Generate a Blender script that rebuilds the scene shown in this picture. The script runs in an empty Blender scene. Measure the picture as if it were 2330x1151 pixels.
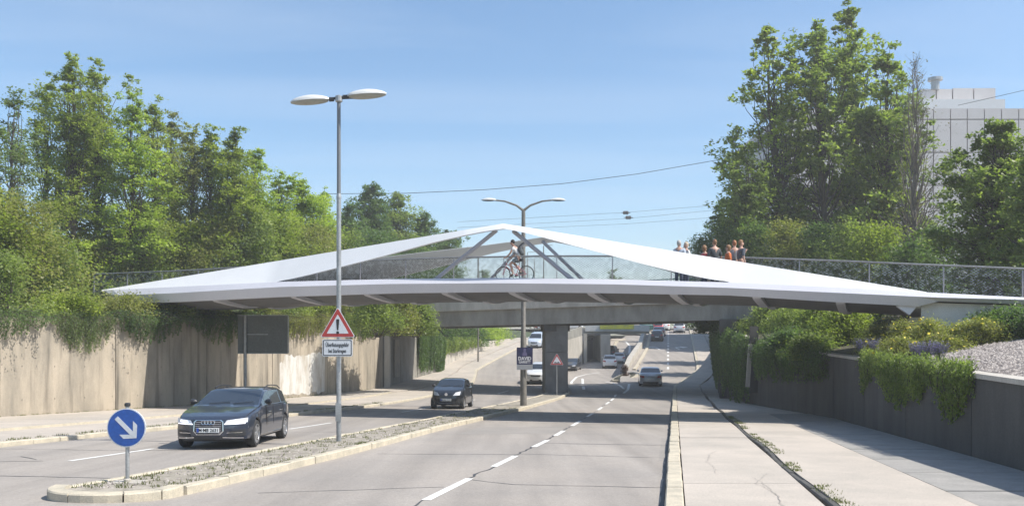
import bpy, bmesh, math, random
import numpy as np
from mathutils import Vector, Matrix
random.seed(7); RNG = np.random.default_rng(7)
R = math.radians
S = bpy.context.scene
COL = S.collection
# ------------------------------------------------ camera, sky, sun, exposure
CAMZ = 1.8; F = 2000.0; CX = 1165.0; HY = 760.0
cd = bpy.data.cameras.new('camera'); cam = bpy.data.objects.new('camera', cd); COL.objects.link(cam)
cam.location = (0, 0, CAMZ); cam.rotation_euler = (R(90), 0, 0)
cd.sensor_width = 36; cd.lens = F/2330*36; cd.shift_y = (HY-575.5)/2330
cd.clip_end = 9000; cd.clip_start = .1
S.camera = cam
SUN = Vector((0.80, -0.20, 1.0)).normalized()
w = bpy.data.worlds.new('World'); S.world = w; w.use_nodes = True
nt = w.node_tree; nt.nodes.clear()
sky = nt.nodes.new('ShaderNodeTexSky'); sky.sky_type = 'NISHITA'; sky.sun_disc = False
sky.sun_elevation = math.asin(SUN.z); sky.sun_rotation = math.atan2(SUN.x, SUN.y)
sky.air_density = 1.0; sky.dust_density = 1.0; sky.ozone_density = 2.2; sky.altitude = 300
bg = nt.nodes.new('ShaderNodeBackground'); bg.inputs['Strength'].default_value = 0.097
out = nt.nodes.new('ShaderNodeOutputWorld')
# thin streaks of cirrus, laid on a plane high above the place
tc = nt.nodes.new('ShaderNodeTexCoord'); sep = nt.nodes.new('ShaderNodeSeparateXYZ')
nt.links.new(tc.outputs['Generated'], sep.inputs[0])
def wm(op, a, b):
    n = nt.nodes.new('ShaderNodeMath'); n.operation = op
    for i, v in enumerate((a, b)):
        if isinstance(v, (int, float)): n.inputs[i].default_value = v
        else: nt.links.new(v, n.inputs[i])
    return n.outputs[0]
zz = wm('ADD', wm('MAXIMUM', sep.outputs[2], 0.0), .06)
comb = nt.nodes.new('ShaderNodeCombineXYZ')
nt.links.new(wm('DIVIDE', sep.outputs[0], zz), comb.inputs[0]); nt.links.new(wm('DIVIDE', sep.outputs[1], zz), comb.inputs[1])
mp = nt.nodes.new('ShaderNodeMapping'); mp.inputs['Rotation'].default_value = (0, 0, R(8)); mp.inputs['Scale'].default_value = (.35, 1.5, 1)
nt.links.new(comb.outputs[0], mp.inputs[0])
nz = nt.nodes.new('ShaderNodeTexNoise'); nz.inputs['Scale'].default_value = .9; nz.inputs['Detail'].default_value = 7; nz.inputs['Distortion'].default_value = .6
nt.links.new(mp.outputs[0], nz.inputs['Vector'])
cr = nt.nodes.new('ShaderNodeValToRGB'); cr.color_ramp.elements[0].position = .45; cr.color_ramp.elements[1].position = .85
cr.color_ramp.elements[0].color = (0.05, 0.05, 0.05, 1); cr.color_ramp.elements[1].color = (.30, .30, .30, 1)
nt.links.new(nz.outputs[0], cr.inputs[0])
mx = nt.nodes.new('ShaderNodeMix'); mx.data_type = 'RGBA'
nt.links.new(cr.outputs[0], mx.inputs[0]); hs = nt.nodes.new('ShaderNodeHueSaturation'); hs.inputs['Saturation'].default_value = 1.15; hs.inputs['Value'].default_value = 1.18; hs.inputs['Hue'].default_value = .496
nt.links.new(sky.outputs[0], hs.inputs['Color']); nt.links.new(hs.outputs[0], mx.inputs[6]); mx.inputs[7].default_value = (5.6, 6.2, 7.0, 1)
nt.links.new(mx.outputs[2], bg.inputs['Color']); nt.links.new(bg.outputs[0], out.inputs[0])
sl = bpy.data.lights.new('sun', 'SUN'); sl.energy = 4.0; sl.angle = R(.5); sl.color = (1, .955, .88)
so = bpy.data.objects.new('sun', sl); COL.objects.link(so); so.rotation_euler = SUN.to_track_quat('Z', 'Y').to_euler()
S.view_settings.view_transform = 'Standard'; S.view_settings.look = 'None'; S.view_settings.gamma = 1
S.view_settings.use_curve_mapping = False; S.view_settings.exposure = 0.76
S.cycles.max_bounces = 5; S.cycles.diffuse_bounces = 3; S.cycles.glossy_bounces = 3; S.cycles.transmission_bounces = 4; S.cycles.transparent_max_bounces = 8

# ------------------------------------------------ materials
MATS = {}
def mat(name, col, rough=.7, col2=None, scale=3.0, fine=60, bump=0.0, metal=0.0, stretch=(1, 1, 1), spec=.5, contrast=(.35, .65), emit=None, coat=0, detail=6):
    if name in MATS: return MATS[name]
    m = bpy.data.materials.new(name); m.use_nodes = True; t = m.node_tree; p = t.nodes['Principled BSDF']
    p.inputs['Roughness'].default_value = rough; p.inputs['Metallic'].default_value = metal
    p.inputs['Specular IOR Level'].default_value = spec
    if coat: p.inputs['Coat Weight'].default_value = coat; p.inputs['Coat Roughness'].default_value = .03
    c1 = (*col, 1)
    if col2 is None: col2 = tuple(c*.82 for c in col)
    c2 = (*col2, 1)
    g = t.nodes.new('ShaderNodeNewGeometry'); mp = t.nodes.new('ShaderNodeMapping'); mp.inputs['Scale'].default_value = stretch
    t.links.new(g.outputs['Position'], mp.inputs[0])
    n1 = t.nodes.new('ShaderNodeTexNoise'); n1.inputs['Scale'].default_value = scale; n1.inputs['Detail'].default_value = detail; n1.inputs['Roughness'].default_value = .65
    t.links.new(mp.outputs[0], n1.inputs['Vector'])
    r1 = t.nodes.new('ShaderNodeMapRange'); r1.inputs[1].default_value = contrast[0]; r1.inputs[2].default_value = contrast[1]
    t.links.new(n1.outputs[0], r1.inputs[0])
    mx = t.nodes.new('ShaderNodeMix'); mx.data_type = 'RGBA'; mx.inputs[6].default_value = c1; mx.inputs[7].default_value = c2
    t.links.new(r1.outputs[0], mx.inputs[0])
    n2 = t.nodes.new('ShaderNodeTexNoise'); n2.inputs['Scale'].default_value = fine; n2.inputs['Detail'].default_value = 3
    t.links.new(g.outputs['Position'], n2.inputs['Vector'])
    m2 = t.nodes.new('ShaderNodeMix'); m2.data_type = 'RGBA'; m2.blend_type = 'OVERLAY'; m2.inputs[0].default_value = .35
    t.links.new(mx.outputs[2], m2.inputs[6]); t.links.new(n2.outputs[0], m2.inputs[7])
    t.links.new(m2.outputs[2], p.inputs['Base Color'])
    if bump:
        b = t.nodes.new('ShaderNodeBump'); b.inputs['Strength'].default_value = .6; b.inputs['Distance'].default_value = bump
        t.links.new(n2.outputs[0], b.inputs['Height']); t.links.new(b.outputs[0], p.inputs['Normal'])
    if emit: p.inputs['Emission Color'].default_value = (*emit[0], 1); p.inputs['Emission Strength'].default_value = emit[1]
    m['out'] = m2.name
    MATS[name] = m; return m
def flat(name, col, rough=.5, metal=0, emit=None, coat=0): return mat(name, col, rough, tuple(c*.93 for c in col), 8, 40, 0, metal, emit=emit, coat=coat)
def leafmat(name, cols, trans=.5, gloss=.45, cl=.5):
    if name in MATS: return MATS[name]
    m = bpy.data.materials.new(name); m.use_nodes = True; t = m.node_tree; p = t.nodes['Principled BSDF']
    g = t.nodes.new('ShaderNodeNewGeometry'); r = t.nodes.new('ShaderNodeValToRGB')
    n = t.nodes.new('ShaderNodeTexNoise'); n.inputs['Scale'].default_value = cl; n.inputs['Detail'].default_value = 3
    t.links.new(g.outputs['Position'], n.inputs['Vector'])
    a = t.nodes.new('ShaderNodeMath'); a.operation = 'MULTIPLY'; a.inputs[1].default_value = .45; t.links.new(g.outputs['Random Per Island'], a.inputs[0])
    b = t.nodes.new('ShaderNodeMath'); b.operation = 'ADD'; t.links.new(a.outputs[0], b.inputs[0])
    c = t.nodes.new('ShaderNodeMapRange'); c.inputs[1].default_value = .3; c.inputs[2].default_value = .7; c.inputs[4].default_value = .55
    t.links.new(n.outputs[0], c.inputs[0]); t.links.new(c.outputs[0], b.inputs[1]); t.links.new(b.outputs[0], r.inputs[0])
    e = r.color_ramp.elements
    e[0].color = (*cols[0], 1); e[1].color = (*cols[-1], 1)
    for i, cc in enumerate(cols[1:-1]):
        x = e.new((i+1)/(len(cols)-1)); x.color = (*cc, 1)
    t.links.new(r.outputs[0], p.inputs['Base Color']); p.inputs['Roughness'].default_value = gloss; p.inputs['Specular IOR Level'].default_value = .35
    tr = t.nodes.new('ShaderNodeBsdfTranslucent'); br = t.nodes.new('ShaderNodeMix'); br.data_type = 'RGBA'; br.blend_type = 'MULTIPLY'; br.inputs[0].default_value = 1; br.inputs[7].default_value = (1.3, 1.5, .7, 1)
    t.links.new(r.outputs[0], br.inputs[6]); t.links.new(br.outputs[2], tr.inputs['Color'])
    ms = t.nodes.new('ShaderNodeMixShader'); ms.inputs[0].default_value = trans
    t.links.new(p.outputs[0], ms.inputs[1]); t.links.new(tr.outputs[0], ms.inputs[2]); t.links.new(ms.outputs[0], t.nodes['Material Output'].inputs[0])
    MATS[name] = m; return m

M_ASPH = mat('asphalt', (.36, .318, .275), .88, (.285, .258, .23), .35, 55, .004, contrast=(.3, .7))
M_PATH = mat('path_asphalt', (.48, .42, .355), .9, (.38, .34, .29), .5, 45, .004)
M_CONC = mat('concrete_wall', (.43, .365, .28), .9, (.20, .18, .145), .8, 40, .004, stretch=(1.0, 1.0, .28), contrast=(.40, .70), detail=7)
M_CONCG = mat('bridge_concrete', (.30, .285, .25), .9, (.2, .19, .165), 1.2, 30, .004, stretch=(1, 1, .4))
M_PALE = mat('pale_concrete', (.5, .46, .4), .9, (.36, .33, .28), 1.2, 30, .003, stretch=(1, 1, .3))
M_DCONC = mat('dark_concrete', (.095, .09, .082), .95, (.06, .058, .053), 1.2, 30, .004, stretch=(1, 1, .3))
M_KERB = mat('kerb_stone', (.56, .49, .37), .85, (.4, .36, .28), 3, 50, .003)
M_WHITE = mat('white_paint', (.66, .66, .655), .45, (.625, .625, .615), .6, 60)
M_FASC = mat('fascia_paint', (.60, .59, .62), .5, (.55, .54, .57), .5, 60, stretch=(1, 1, .3))
M_STEEL = mat('bridge_steel', (.36, .35, .37), .5, (.31, .3, .32), 2, 30)
M_MARK = mat('road_paint', (.72, .71, .67), .8, (.5, .49, .46), 6, 40, contrast=(.45, .8))
M_TAR = mat('tar', (.045, .045, .047), .6, (.07, .07, .07), 5, 30)
M_DARK = flat('dark_metal', (.03, .032, .034), .5)
M_GALV = mat('galvanised_steel', (.42, .43, .43), .45, (.3, .31, .31), 4, 30, metal=.5)
M_POLE = mat('old_pole_steel', (.22, .205, .18), .6, (.15, .14, .12), 3, 30, metal=.3)
M_GRAVEL = mat('gravel', (.30, .26, .23), .95, (.08, .065, .06), 9, 28, .02, contrast=(.35, .62), detail=10)
M_SOIL = mat('soil', (.1, .085, .06), .95, (.05, .055, .025), 1, 12, .02)
M_MED = mat('median_soil', (.36, .32, .26), .95, (.19, .17, .13), 3.5, 30, .012, contrast=(.4, .65))
M_GRASSG = mat('grass_ground', (.07, .09, .03), .95, (.04, .055, .02), 1, 12, .02)
M_BARK = mat('bark', (.10, .08, .06), .95, (.05, .042, .035), 6, 20, .01, stretch=(1, 1, .2))
M_BARKL = mat('pale_bark', (.2, .17, .14), .95, (.11, .095, .08), 6, 20, .01, stretch=(1, 1, .2))
L_MAPLE = leafmat('maple_leaf', [(0.094, 0.121, 0.026), (0.179, 0.220, 0.043), (0.290, 0.339, 0.063), (0.450, 0.492, 0.099)])
L_BRIGHT = leafmat('bright_leaf', [(0.131, 0.179, 0.033), (0.244, 0.314, 0.050), (0.375, 0.458, 0.075), (0.544, 0.610, 0.116)])
L_DARK = leafmat('dark_leaf', [(0.054, 0.085, 0.030), (0.085, 0.136, 0.047), (0.131, 0.195, 0.066), (0.206, 0.271, 0.099)])
L_OLIVE = leafmat('olive_leaf', [(0.122, 0.127, 0.041), (0.198, 0.203, 0.066), (0.271, 0.279, 0.083), (0.356, 0.356, 0.108)])
L_FEATH = leafmat('feathery_leaf', [(0.056, 0.085, 0.033), (0.112, 0.145, 0.050), (0.169, 0.220, 0.083), (0.225, 0.279, 0.116)])
L_DRY = leafmat('budding_leaf', [(.12, .09, .06), (.14, .12, .07), (.13, .14, .06)])
L_GREEN2 = leafmat('park_leaf', [(0.085, 0.116, 0.033), (0.150, 0.195, 0.056), (0.244, 0.297, 0.083), (0.394, 0.441, 0.132)])
L_GRASS = leafmat('grass_blade', [(.09, .1, .04), (.13, .14, .05), (.19, .18, .08)])

# narrow dark streaks painted on the beige wall: run-off stains and overhanging plants' shadows
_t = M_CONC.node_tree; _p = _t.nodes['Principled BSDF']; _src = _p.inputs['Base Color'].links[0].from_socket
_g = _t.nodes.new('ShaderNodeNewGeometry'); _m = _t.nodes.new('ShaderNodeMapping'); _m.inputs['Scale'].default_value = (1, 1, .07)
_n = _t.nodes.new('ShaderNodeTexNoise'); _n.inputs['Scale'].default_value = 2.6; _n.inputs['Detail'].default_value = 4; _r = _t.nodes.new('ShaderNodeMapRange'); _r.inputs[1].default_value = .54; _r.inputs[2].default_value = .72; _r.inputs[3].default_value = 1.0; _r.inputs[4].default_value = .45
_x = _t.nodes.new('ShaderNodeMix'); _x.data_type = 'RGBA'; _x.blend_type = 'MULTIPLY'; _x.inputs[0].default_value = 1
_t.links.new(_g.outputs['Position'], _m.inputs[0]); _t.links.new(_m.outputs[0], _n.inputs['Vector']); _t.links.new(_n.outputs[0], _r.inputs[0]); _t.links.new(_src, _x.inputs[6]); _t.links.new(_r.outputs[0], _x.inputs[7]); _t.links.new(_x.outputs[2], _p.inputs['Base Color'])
# wheel tracks and stains along the lanes
_t = M_ASPH.node_tree; _p = _t.nodes['Principled BSDF']; _src = _p.inputs['Base Color'].links[0].from_socket
_g = _t.nodes.new('ShaderNodeNewGeometry'); _m = _t.nodes.new('ShaderNodeMapping'); _m.inputs['Rotation'].default_value = (0, 0, R(10.4)); _m.inputs['Scale'].default_value = (1.1, .035, 1)
_n = _t.nodes.new('ShaderNodeTexNoise'); _n.inputs['Scale'].default_value = 1.3; _n.inputs['Detail'].default_value = 5; _r = _t.nodes.new('ShaderNodeMapRange'); _r.inputs[1].default_value = .35; _r.inputs[2].default_value = .7; _r.inputs[3].default_value = 1.06; _r.inputs[4].default_value = .80
_x = _t.nodes.new('ShaderNodeMix'); _x.data_type = 'RGBA'; _x.blend_type = 'MULTIPLY'; _x.inputs[0].default_value = 1
_t.links.new(_g.outputs['Position'], _m.inputs[0]); _t.links.new(_m.outputs[0], _n.inputs['Vector']); _t.links.new(_n.outputs[0], _r.inputs[0]); _t.links.new(_src, _x.inputs[6]); _t.links.new(_r.outputs[0], _x.inputs[7])
_n2 = _t.nodes.new('ShaderNodeTexNoise'); _n2.inputs['Scale'].default_value = 16; _n2.inputs['Detail'].default_value = 8; _n2.inputs['Roughness'].default_value = .8; _r2 = _t.nodes.new('ShaderNodeMapRange'); _r2.inputs[1].default_value = .3; _r2.inputs[2].default_value = .7; _r2.inputs[3].default_value = .82; _r2.inputs[4].default_value = 1.15
_x2 = _t.nodes.new('ShaderNodeMix'); _x2.data_type = 'RGBA'; _x2.blend_type = 'MULTIPLY'; _x2.inputs[0].default_value = 1
_t.links.new(_g.outputs['Position'], _n2.inputs['Vector']); _t.links.new(_n2.outputs[0], _r2.inputs[0]); _t.links.new(_x.outputs[2], _x2.inputs[6]); _t.links.new(_r2.outputs[0], _x2.inputs[7]); _t.links.new(_x2.outputs[2], _p.inputs['Base Color'])
# ------------------------------------------------ helpers
def link(name, me, m=None, parent=None, kind=None):
    o = bpy.data.objects.new(name, me); COL.objects.link(o)
    if m is not None and me is not None:
        for mm in (m if isinstance(m, (list, tuple)) else [m]): me.materials.append(mm)
    if parent is not None: o.parent = parent
    if kind: o['kind'] = kind
    return o
def mesh(name, vs, fs, m=None, parent=None, kind=None, smooth=False, angle=None):
    me = bpy.data.meshes.new(name); me.from_pydata([tuple(v) for v in vs], [], fs); me.update()
    if smooth:
        me.polygons.foreach_set('use_smooth', [True]*len(me.polygons))
        if angle: me.set_sharp_from_angle(angle=R(angle))
    return link(name, me, m, parent, kind)
def tag(o, label, cat=None, group=None):
    if label: o['label'] = label
    if cat: o['category'] = cat
    if group: o['group'] = group
    return o
def empty(name, loc=(0, 0, 0), rz=0, label=None, cat=None, group=None):
    o = bpy.data.objects.new(name, None); COL.objects.link(o); o.location = loc; o.rotation_euler = (0, 0, rz)
    o.empty_display_size = .2
    return tag(o, label, cat, group)
class MB:
    def __init__(s): s.v = []; s.f = []; s.mi = []
    def add(s, vs, fs, mi=0):
        b = len(s.v); s.v += [tuple(v) for v in vs]; s.f += [tuple(i+b for i in f) for f in fs]; s.mi += [mi]*len(fs); return s
    def box(s, lo, hi, M=None, mi=0):
        x0, y0, z0 = lo; x1, y1, z1 = hi
        vs = [Vector(p) for p in ((x0, y0, z0), (x1, y0, z0), (x1, y1, z0), (x0, y1, z0), (x0, y0, z1), (x1, y0, z1), (x1, y1, z1), (x0, y1, z1))]
        if M: vs = [M @ v for v in vs]
        return s.add(vs, [(0, 3, 2, 1), (4, 5, 6, 7), (0, 1, 5, 4), (1, 2, 6, 5), (2, 3, 7, 6), (3, 0, 4, 7)], mi)
    def tube(s, pts, rad, n=8, cap=True, mi=0, closed=False):
        pts = [Vector(p) for p in pts]; k = len(pts)
        rad = rad if isinstance(rad, (list, tuple)) else [rad]*k
        vs = []; up0 = None
        for i, p in enumerate(pts):
            if closed: d = pts[(i+1) % k]-pts[i-1]
            else: d = pts[min(i+1, k-1)]-pts[max(i-1, 0)]
            if d.length < 1e-9: d = Vector((0, 0, 1))
            d.normalize()
            if up0 is None: up0 = Vector((0, 0, 1)) if abs(d.z) < .9 else Vector((1, 0, 0))
            a = d.cross(up0)
            if a.length < 1e-6: a = d.orthogonal()
            a.normalize(); b = a.cross(d); up0 = b
            for j in range(n):
                t = 2*math.pi*j/n; vs.append(p+(a*math.cos(t)+b*math.sin(t))*rad[i])
        fs = []
        for i in range(k if closed else k-1):
            for j in range(n):
                i2 = (i+1) % k
                fs.append((i*n+j, i*n+(j+1) % n, i2*n+(j+1) % n, i2*n+j))
        if cap and not closed: fs += [tuple(range(n-1, -1, -1)), tuple(range((k-1)*n, k*n))]
        return s.add(vs, fs, mi)
    def lathe(s, prof, n=16, M=None, mi=0):
        vs = []; k = len(prof)
        for r, z in prof:
            for j in range(n):
                t = 2*math.pi*j/n; v = Vector((r*math.cos(t), r*math.sin(t), z)); vs.append(M @ v if M else v)
        fs = [(i*n+j, i*n+(j+1) % n, (i+1)*n+(j+1) % n, (i+1)*n+j) for i in range(k-1) for j in range(n)]
        fs += [tuple(range(n-1, -1, -1)), tuple(range((k-1)*n, k*n))]
        return s.add(vs, fs, mi)
    def prism(s, poly, d0, d1, M=None, mi=0):   # poly in xz, extruded along y from d0 to d1
        n = len(poly); vs = [Vector((x, d0, z)) for x, z in poly]+[Vector((x, d1, z)) for x, z in poly]
        if M: vs = [M @ v for v in vs]
        fs = [tuple(range(n)), tuple(range(2*n-1, n-1, -1))]+[((i+1) % n, i, n+i, n+(i+1) % n) for i in range(n)]
        return s.add(vs, fs, mi)
    def build(s, name, m, parent=None, kind=None, smooth=False, angle=40):
        o = mesh(name, s.v, s.f, m, parent, kind, smooth, angle)
        if any(s.mi): o.data.polygons.foreach_set('material_index', s.mi)
        return o
def loft(rows, closed=False):
    n = len(rows[0]); vs = [p for r in rows for p in r]; fs = []
    for i in range(len(rows)-1):
        for j in range(n if closed else n-1):
            k = (j+1) % n; fs.append((i*n+j, i*n+k, (i+1)*n+k, (i+1)*n+j))
    if closed: fs += [tuple(range(n-1, -1, -1)), tuple(range((len(rows)-1)*n, len(rows)*n))]
    return vs, fs
def interp(x, xs, ys): return float(np.interp(x, xs, ys))
def at(px, D, py=None):     # a place D metres ahead
    return Vector(((px-CX)/F*D, D, CAMZ+(HY-py)/F*D if py is not None else 0))
def text(name, body, size, M, m, parent=None, ext=.004, sx=1.0, bold=0.0):
    c = bpy.data.curves.new(name, 'FONT'); c.body = body; c.size = size; c.align_x = 'CENTER'; c.align_y = 'CENTER'; c.extrude = ext; c.offset = bold
    c.resolution_u = 2
    t = bpy.data.objects.new('t', c); COL.objects.link(t)
    bpy.context.view_layer.update()
    me = bpy.data.meshes.new_from_object(t.evaluated_get(bpy.context.evaluated_depsgraph_get()))
    bpy.data.objects.remove(t)
    me.transform(M @ Matrix.Diagonal((sx, 1, 1, 1))); me.materials.clear()
    return link(name, me, m, parent)
XZ = Matrix.Rotation(R(90), 4, 'X')     # text plane -> upright, facing -Y

# ------------------------------------------------ the lie of the land
DP = [-30, 0, 13.6, 22, 30, 42.5, 55, 65, 72, 85, 100, 120, 142, 160, 200, 400]
ZP = [1.0, 0, -.6, -.97, -1.33, -1.85, -2.25, -2.38, -2.3, -1.7, -.6, .86, 2.15, 2.8, 3.4, 4.4]
_f = np.arange(-30, 400, 1.0); _z = np.interp(_f, DP, ZP); _k = np.hanning(9); _k /= _k.sum()
_zs = np.convolve(np.pad(_z, 4, mode='edge'), _k, 'valid')
def zp(D): return float(np.interp(D, _f, _zs))
DM = [60, 72, 85, 100, 110, 130, 170, 200, 260]; ZM = [-2.35, -2.33, -2.55, -2.7, -2.5, -1.6, .5, 1.5, 2.6]
def zm(D): return zp(D) if D < 68 else interp(D, DM, ZM)
def road_x(s, D): return s+.183*D
LK_D = [-30, 21, 46, 57, 70, 80, 85, 90, 107, 120, 150, 200]
LK_X = [-21.8, -12.45, -7.0, -5.3, -3.15, -3.2, -3.35, -2.5, .5, 3.6, 10, 22]
RK_D = [-30, 11.8, 65, 70, 75, 85, 93, 104, 120, 142, 170]
RK_X = [-5.6, 2.05, 11.9, 12.9, 14.7, 17.9, 19.4, 21.5, 24.5, 28.7, 34]
LB_D = [62, 64, 80, 98, 110, 120, 140, 170, 200]; LB_X = [3.6, 3.9, 4.5, 5.4, 6.4, 10.2, 14.4, 20.6, 26]   # upper left road / underpass
RB_D = [60, 78, 87, 108, 145, 170, 200]; RB_X = [7.3, 9.6, 11.7, 16, 22.3, 26.6, 31.5]                            # underpass / right road
lk = lambda D: interp(D, LK_D, LK_X); rk = lambda D: interp(D, RK_D, RK_X)
lb = lambda D: interp(D, LB_D, LB_X); rb = lambda D: interp(D, RB_D, RB_X)
LW = [(-26.5, 8), (-19.2, 33), (-14.5, 49), (-9.7, 66), (-8.5, 75), (-6.9, 82)]      # foot of the left wall
LWT = [2.2, 2.45, 2.75, 3.1, 3.15, 3.2]
def lw(D): return interp(D, [p[1] for p in LW]+[89, 108, 125], [p[0] for p in LW]+[-6.7, -2.7, 1])
RW = [(6.3, 2), (9.3, 18), (12.0, 33), (12.35, 40), (12.5, 47), (12.9, 53), (15.5, 66), (21, 85), (27, 110), (34, 140)]
RWT = [.9, .93, .97, 1.1, 1.5, 2.0, 2.2, 2.3, 2.6, 3.2]
def rw(D): return interp(D, [p[1] for p in RW], [p[0] for p in RW])
def strip(name, Ds, fl, fr, fz, m, kind='structure', parent=None, n=1, thick=0):
    rows = []
    for D in Ds:
        a, b = fl(D), fr(D)
        r = [(a+(b-a)*i/n, D, fz(D)) for i in range(n+1)]
        if thick: r = [(a, D, fz(D)-thick)]+r+[(b, D, fz(D)-thick)]
        rows.append(r)
    vs, fs = loft(rows)
    fs = [f[::-1] for f in fs]
    return mesh(name, vs, [tuple(f) for f in fs], m, parent, kind)
def rng(a, b, st):
    n = max(1, int(math.ceil((b-a)/st))); return [a+(b-a)*i/n for i in range(n+1)]

# ground sheet to the horizon, below everything
g = mesh('ground', [(-3500, -200, -9), (3500, -200, -9), (3500, 6000, -9), (-3500, 6000, -9)], [(0, 1, 2, 3)], M_GRASSG, kind='structure')
strip('road', rng(-15, 72, 2), lambda D: lk(D)+.02, lambda D: rk(D)-.02, zp, M_ASPH)
strip('upper_road', rng(72, 215, 3), lambda D: lk(D)+.02, lambda D: lb(D) if D < 142 else lb(D), zp, M_ASPH)
strip('underpass_road', rng(72, 230, 3), lambda D: lb(D)-.6*(D > 120)*0, lambda D: rb(D), lambda D: zm(D), M_ASPH)
strip('slip_road', rng(72, 215, 3), lambda D: rb(D), lambda D: rk(D)-.02, lambda D: zp(D)+.0, M_ASPH)
# cross street and fields at the top of the hill
for nm, (a0, a1, b1, b0) in (('cross_street', (-60, 16.5, 21, -60)), ('cross_street', (24.5, 110, 110, 28))):
    mesh(nm, [(a0, 152, 2.72), (a1, 152, 2.72), (b1, 175, 2.98), (b0, 175, 2.98)], [(0, 1, 2, 3)], M_ASPH, kind='structure')
mesh('fields', [(-3000, 200, 2.9), (3000, 200, 2.9), (3000, 5500, 4), (-3000, 5500, 4)], [(0, 1, 2, 3)], M_GRASSG, kind='structure')
mesh('hilltop', [(-80, 168, 2.75), (12, 168, 2.75), (24, 202, 3.1), (-80, 202, 3.1)], [(0, 1, 2, 3)], M_GRASSG, kind='structure')

# pavements
def pav(name, Ds, fl, fr, dz, m): return strip(name, Ds, fl, fr, lambda D: zp(D)+dz, m, thick=.3)
left_path = pav('left_cycle_path', rng(-10, 140, 2), lambda D: (lk(D)-3.4 if D < 60 else lk(D)-(lk(D)-lw(D))*.5), lambda D: lk(D)-.2, .115, M_PATH)
pav('left_pavement', rng(-10, 125, 2), lambda D: lw(D)-.3, lambda D: (lk(D)-3.52 if D < 60 else lk(D)-(lk(D)-lw(D))*.5-.12), .16, M_PATH)
pav('left_path_edge', rng(-10, 60, 2), lambda D: lk(D)-3.52, lambda D: lk(D)-3.4, .19, M_KERB)
# right: cycle path of concrete slabs, seam, footpath
def slabs(parent, name, d0, d1, L, fl, fr, dz, m, gap=.03):
    D = d0
    while D < d1:
        D2 = min(D+L*random.uniform(.96, 1.04), d1); j = random.uniform(-.004, .004)
        vs = []
        for d in (D+gap/2, D2-gap/2):
            a, b = fl(d), fr(d)
            vs += [(a, d, zp(d)+dz+j), (b, d, zp(d)+dz+j), (a, d, zp(d)+dz-.2), (b, d, zp(d)+dz-.2)]
        mesh(name, vs, [(0, 1, 5, 4), (0, 2, 3, 1), (4, 5, 7, 6), (0, 4, 6, 2), (1, 3, 7, 5)], m, parent)
        D = D2
seam = lambda D: rk(D)+2.12+.04*math.sin(D*.7)
pr = pav('right_cycle_path', rng(-8, 150, 2), lambda D: rk(D)+.24, lambda D: seam(D)-.05, .04, M_TAR)
slabs(pr, 'slab', -6, 60, 4.9, lambda D: rk(D)+.27, lambda D: seam(D)-.08, .12, M_PATH)
slabs(pr, 'slab', 60, 150, 9, lambda D: rk(D)+.27, lambda D: seam(D)-.08, .12, M_PATH)
fpr = pav('right_footpath', rng(-8, 60, 2), lambda D: seam(D)+.08, lambda D: rk(D)+3.97, .13, M_PATH)
M_SLAB2 = mat('edge_slab_concrete', (.33, .31, .285), .9, (.26, .25, .23), 2, 40, .003)
es = pav('right_path_edge', rng(-8, 36, 2), lambda D: rk(D)+3.95, lambda D: rw(D)+.3, .05, M_TAR)
slabs(es, 'edge_slab', -6, 36, 2.3, lambda D: rk(D)+3.99, lambda D: max(rk(D)+4.2, rw(D)+.1), .125, M_SLAB2, .05)
pav('right_bank_foot', rng(36, 140, 2), lambda D: min(rk(D)+3.97, rw(D)-.01) if D < 60 else min(seam(D), rw(D)-.01), lambda D: rw(D)+.4, .11, M_PATH)
# seam kerb stones and weeds line
def kerbs(parent, d0, d1, L, fl, fr, zt, m, name='kerb_stone', drop=.3, gap=.012):
    D = d0
    while D < d1:
        D2 = min(D+L*random.uniform(.9, 1.1), d1); j = random.uniform(-.008, .008); jx = random.uniform(-.01, .01)
        vs = []; st = []
        for d in (D+gap/2, D2-gap/2):
            a, b = fl(d)+jx, fr(d)+jx
            if abs(b-a) < .01: b = a+.01
            z = zt(d)+j; e = .02
            st.append([(a, d, z-drop), (a, d, z-e), (a+e, d, z), (b-e, d, z), (b, d, z-e), (b, d, z-drop)])
        vs = st[0]+st[1]
        fs = [(i, i+1, i+7, i+6) for i in range(5)]; fs = [f[::-1] for f in fs]
        fs += [(0, 1, 2, 3, 4, 5), (11, 10, 9, 8, 7, 6)]
        mesh(name, vs, fs, m, parent)
        D = D2
rkerb = empty('right_kerb'); rkerb['kind'] = 'structure'
kerbs(rkerb, 4, 36, 1.0, lambda D: rk(D), lambda D: rk(D)+.25, lambda D: zp(D)+.13, M_KERB)
kerbs(rkerb, 36, 150, 4.0, lambda D: rk(D), lambda D: rk(D)+.25, lambda D: zp(D)+.13, M_KERB)
lkerb = empty('left_kerb'); lkerb['kind'] = 'structure'
kerbs(lkerb, 16, 46, 1.0, lambda D: lk(D)-.2, lambda D: lk(D), lambda D: zp(D)+.12, M_KERB)
kerbs(lkerb, 46, 150, 3.0, lambda D: lk(D)-.25, lambda D: lk(D), lambda D: zp(D)+.12, M_KERB)
sk = empty('path_seam'); sk['kind'] = 'structure'
kerbs(sk, 4, 40, 1.0, lambda D: seam(D)-.05, lambda D: seam(D)+.06, lambda D: zp(D)+.135, M_DCONC)

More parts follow.
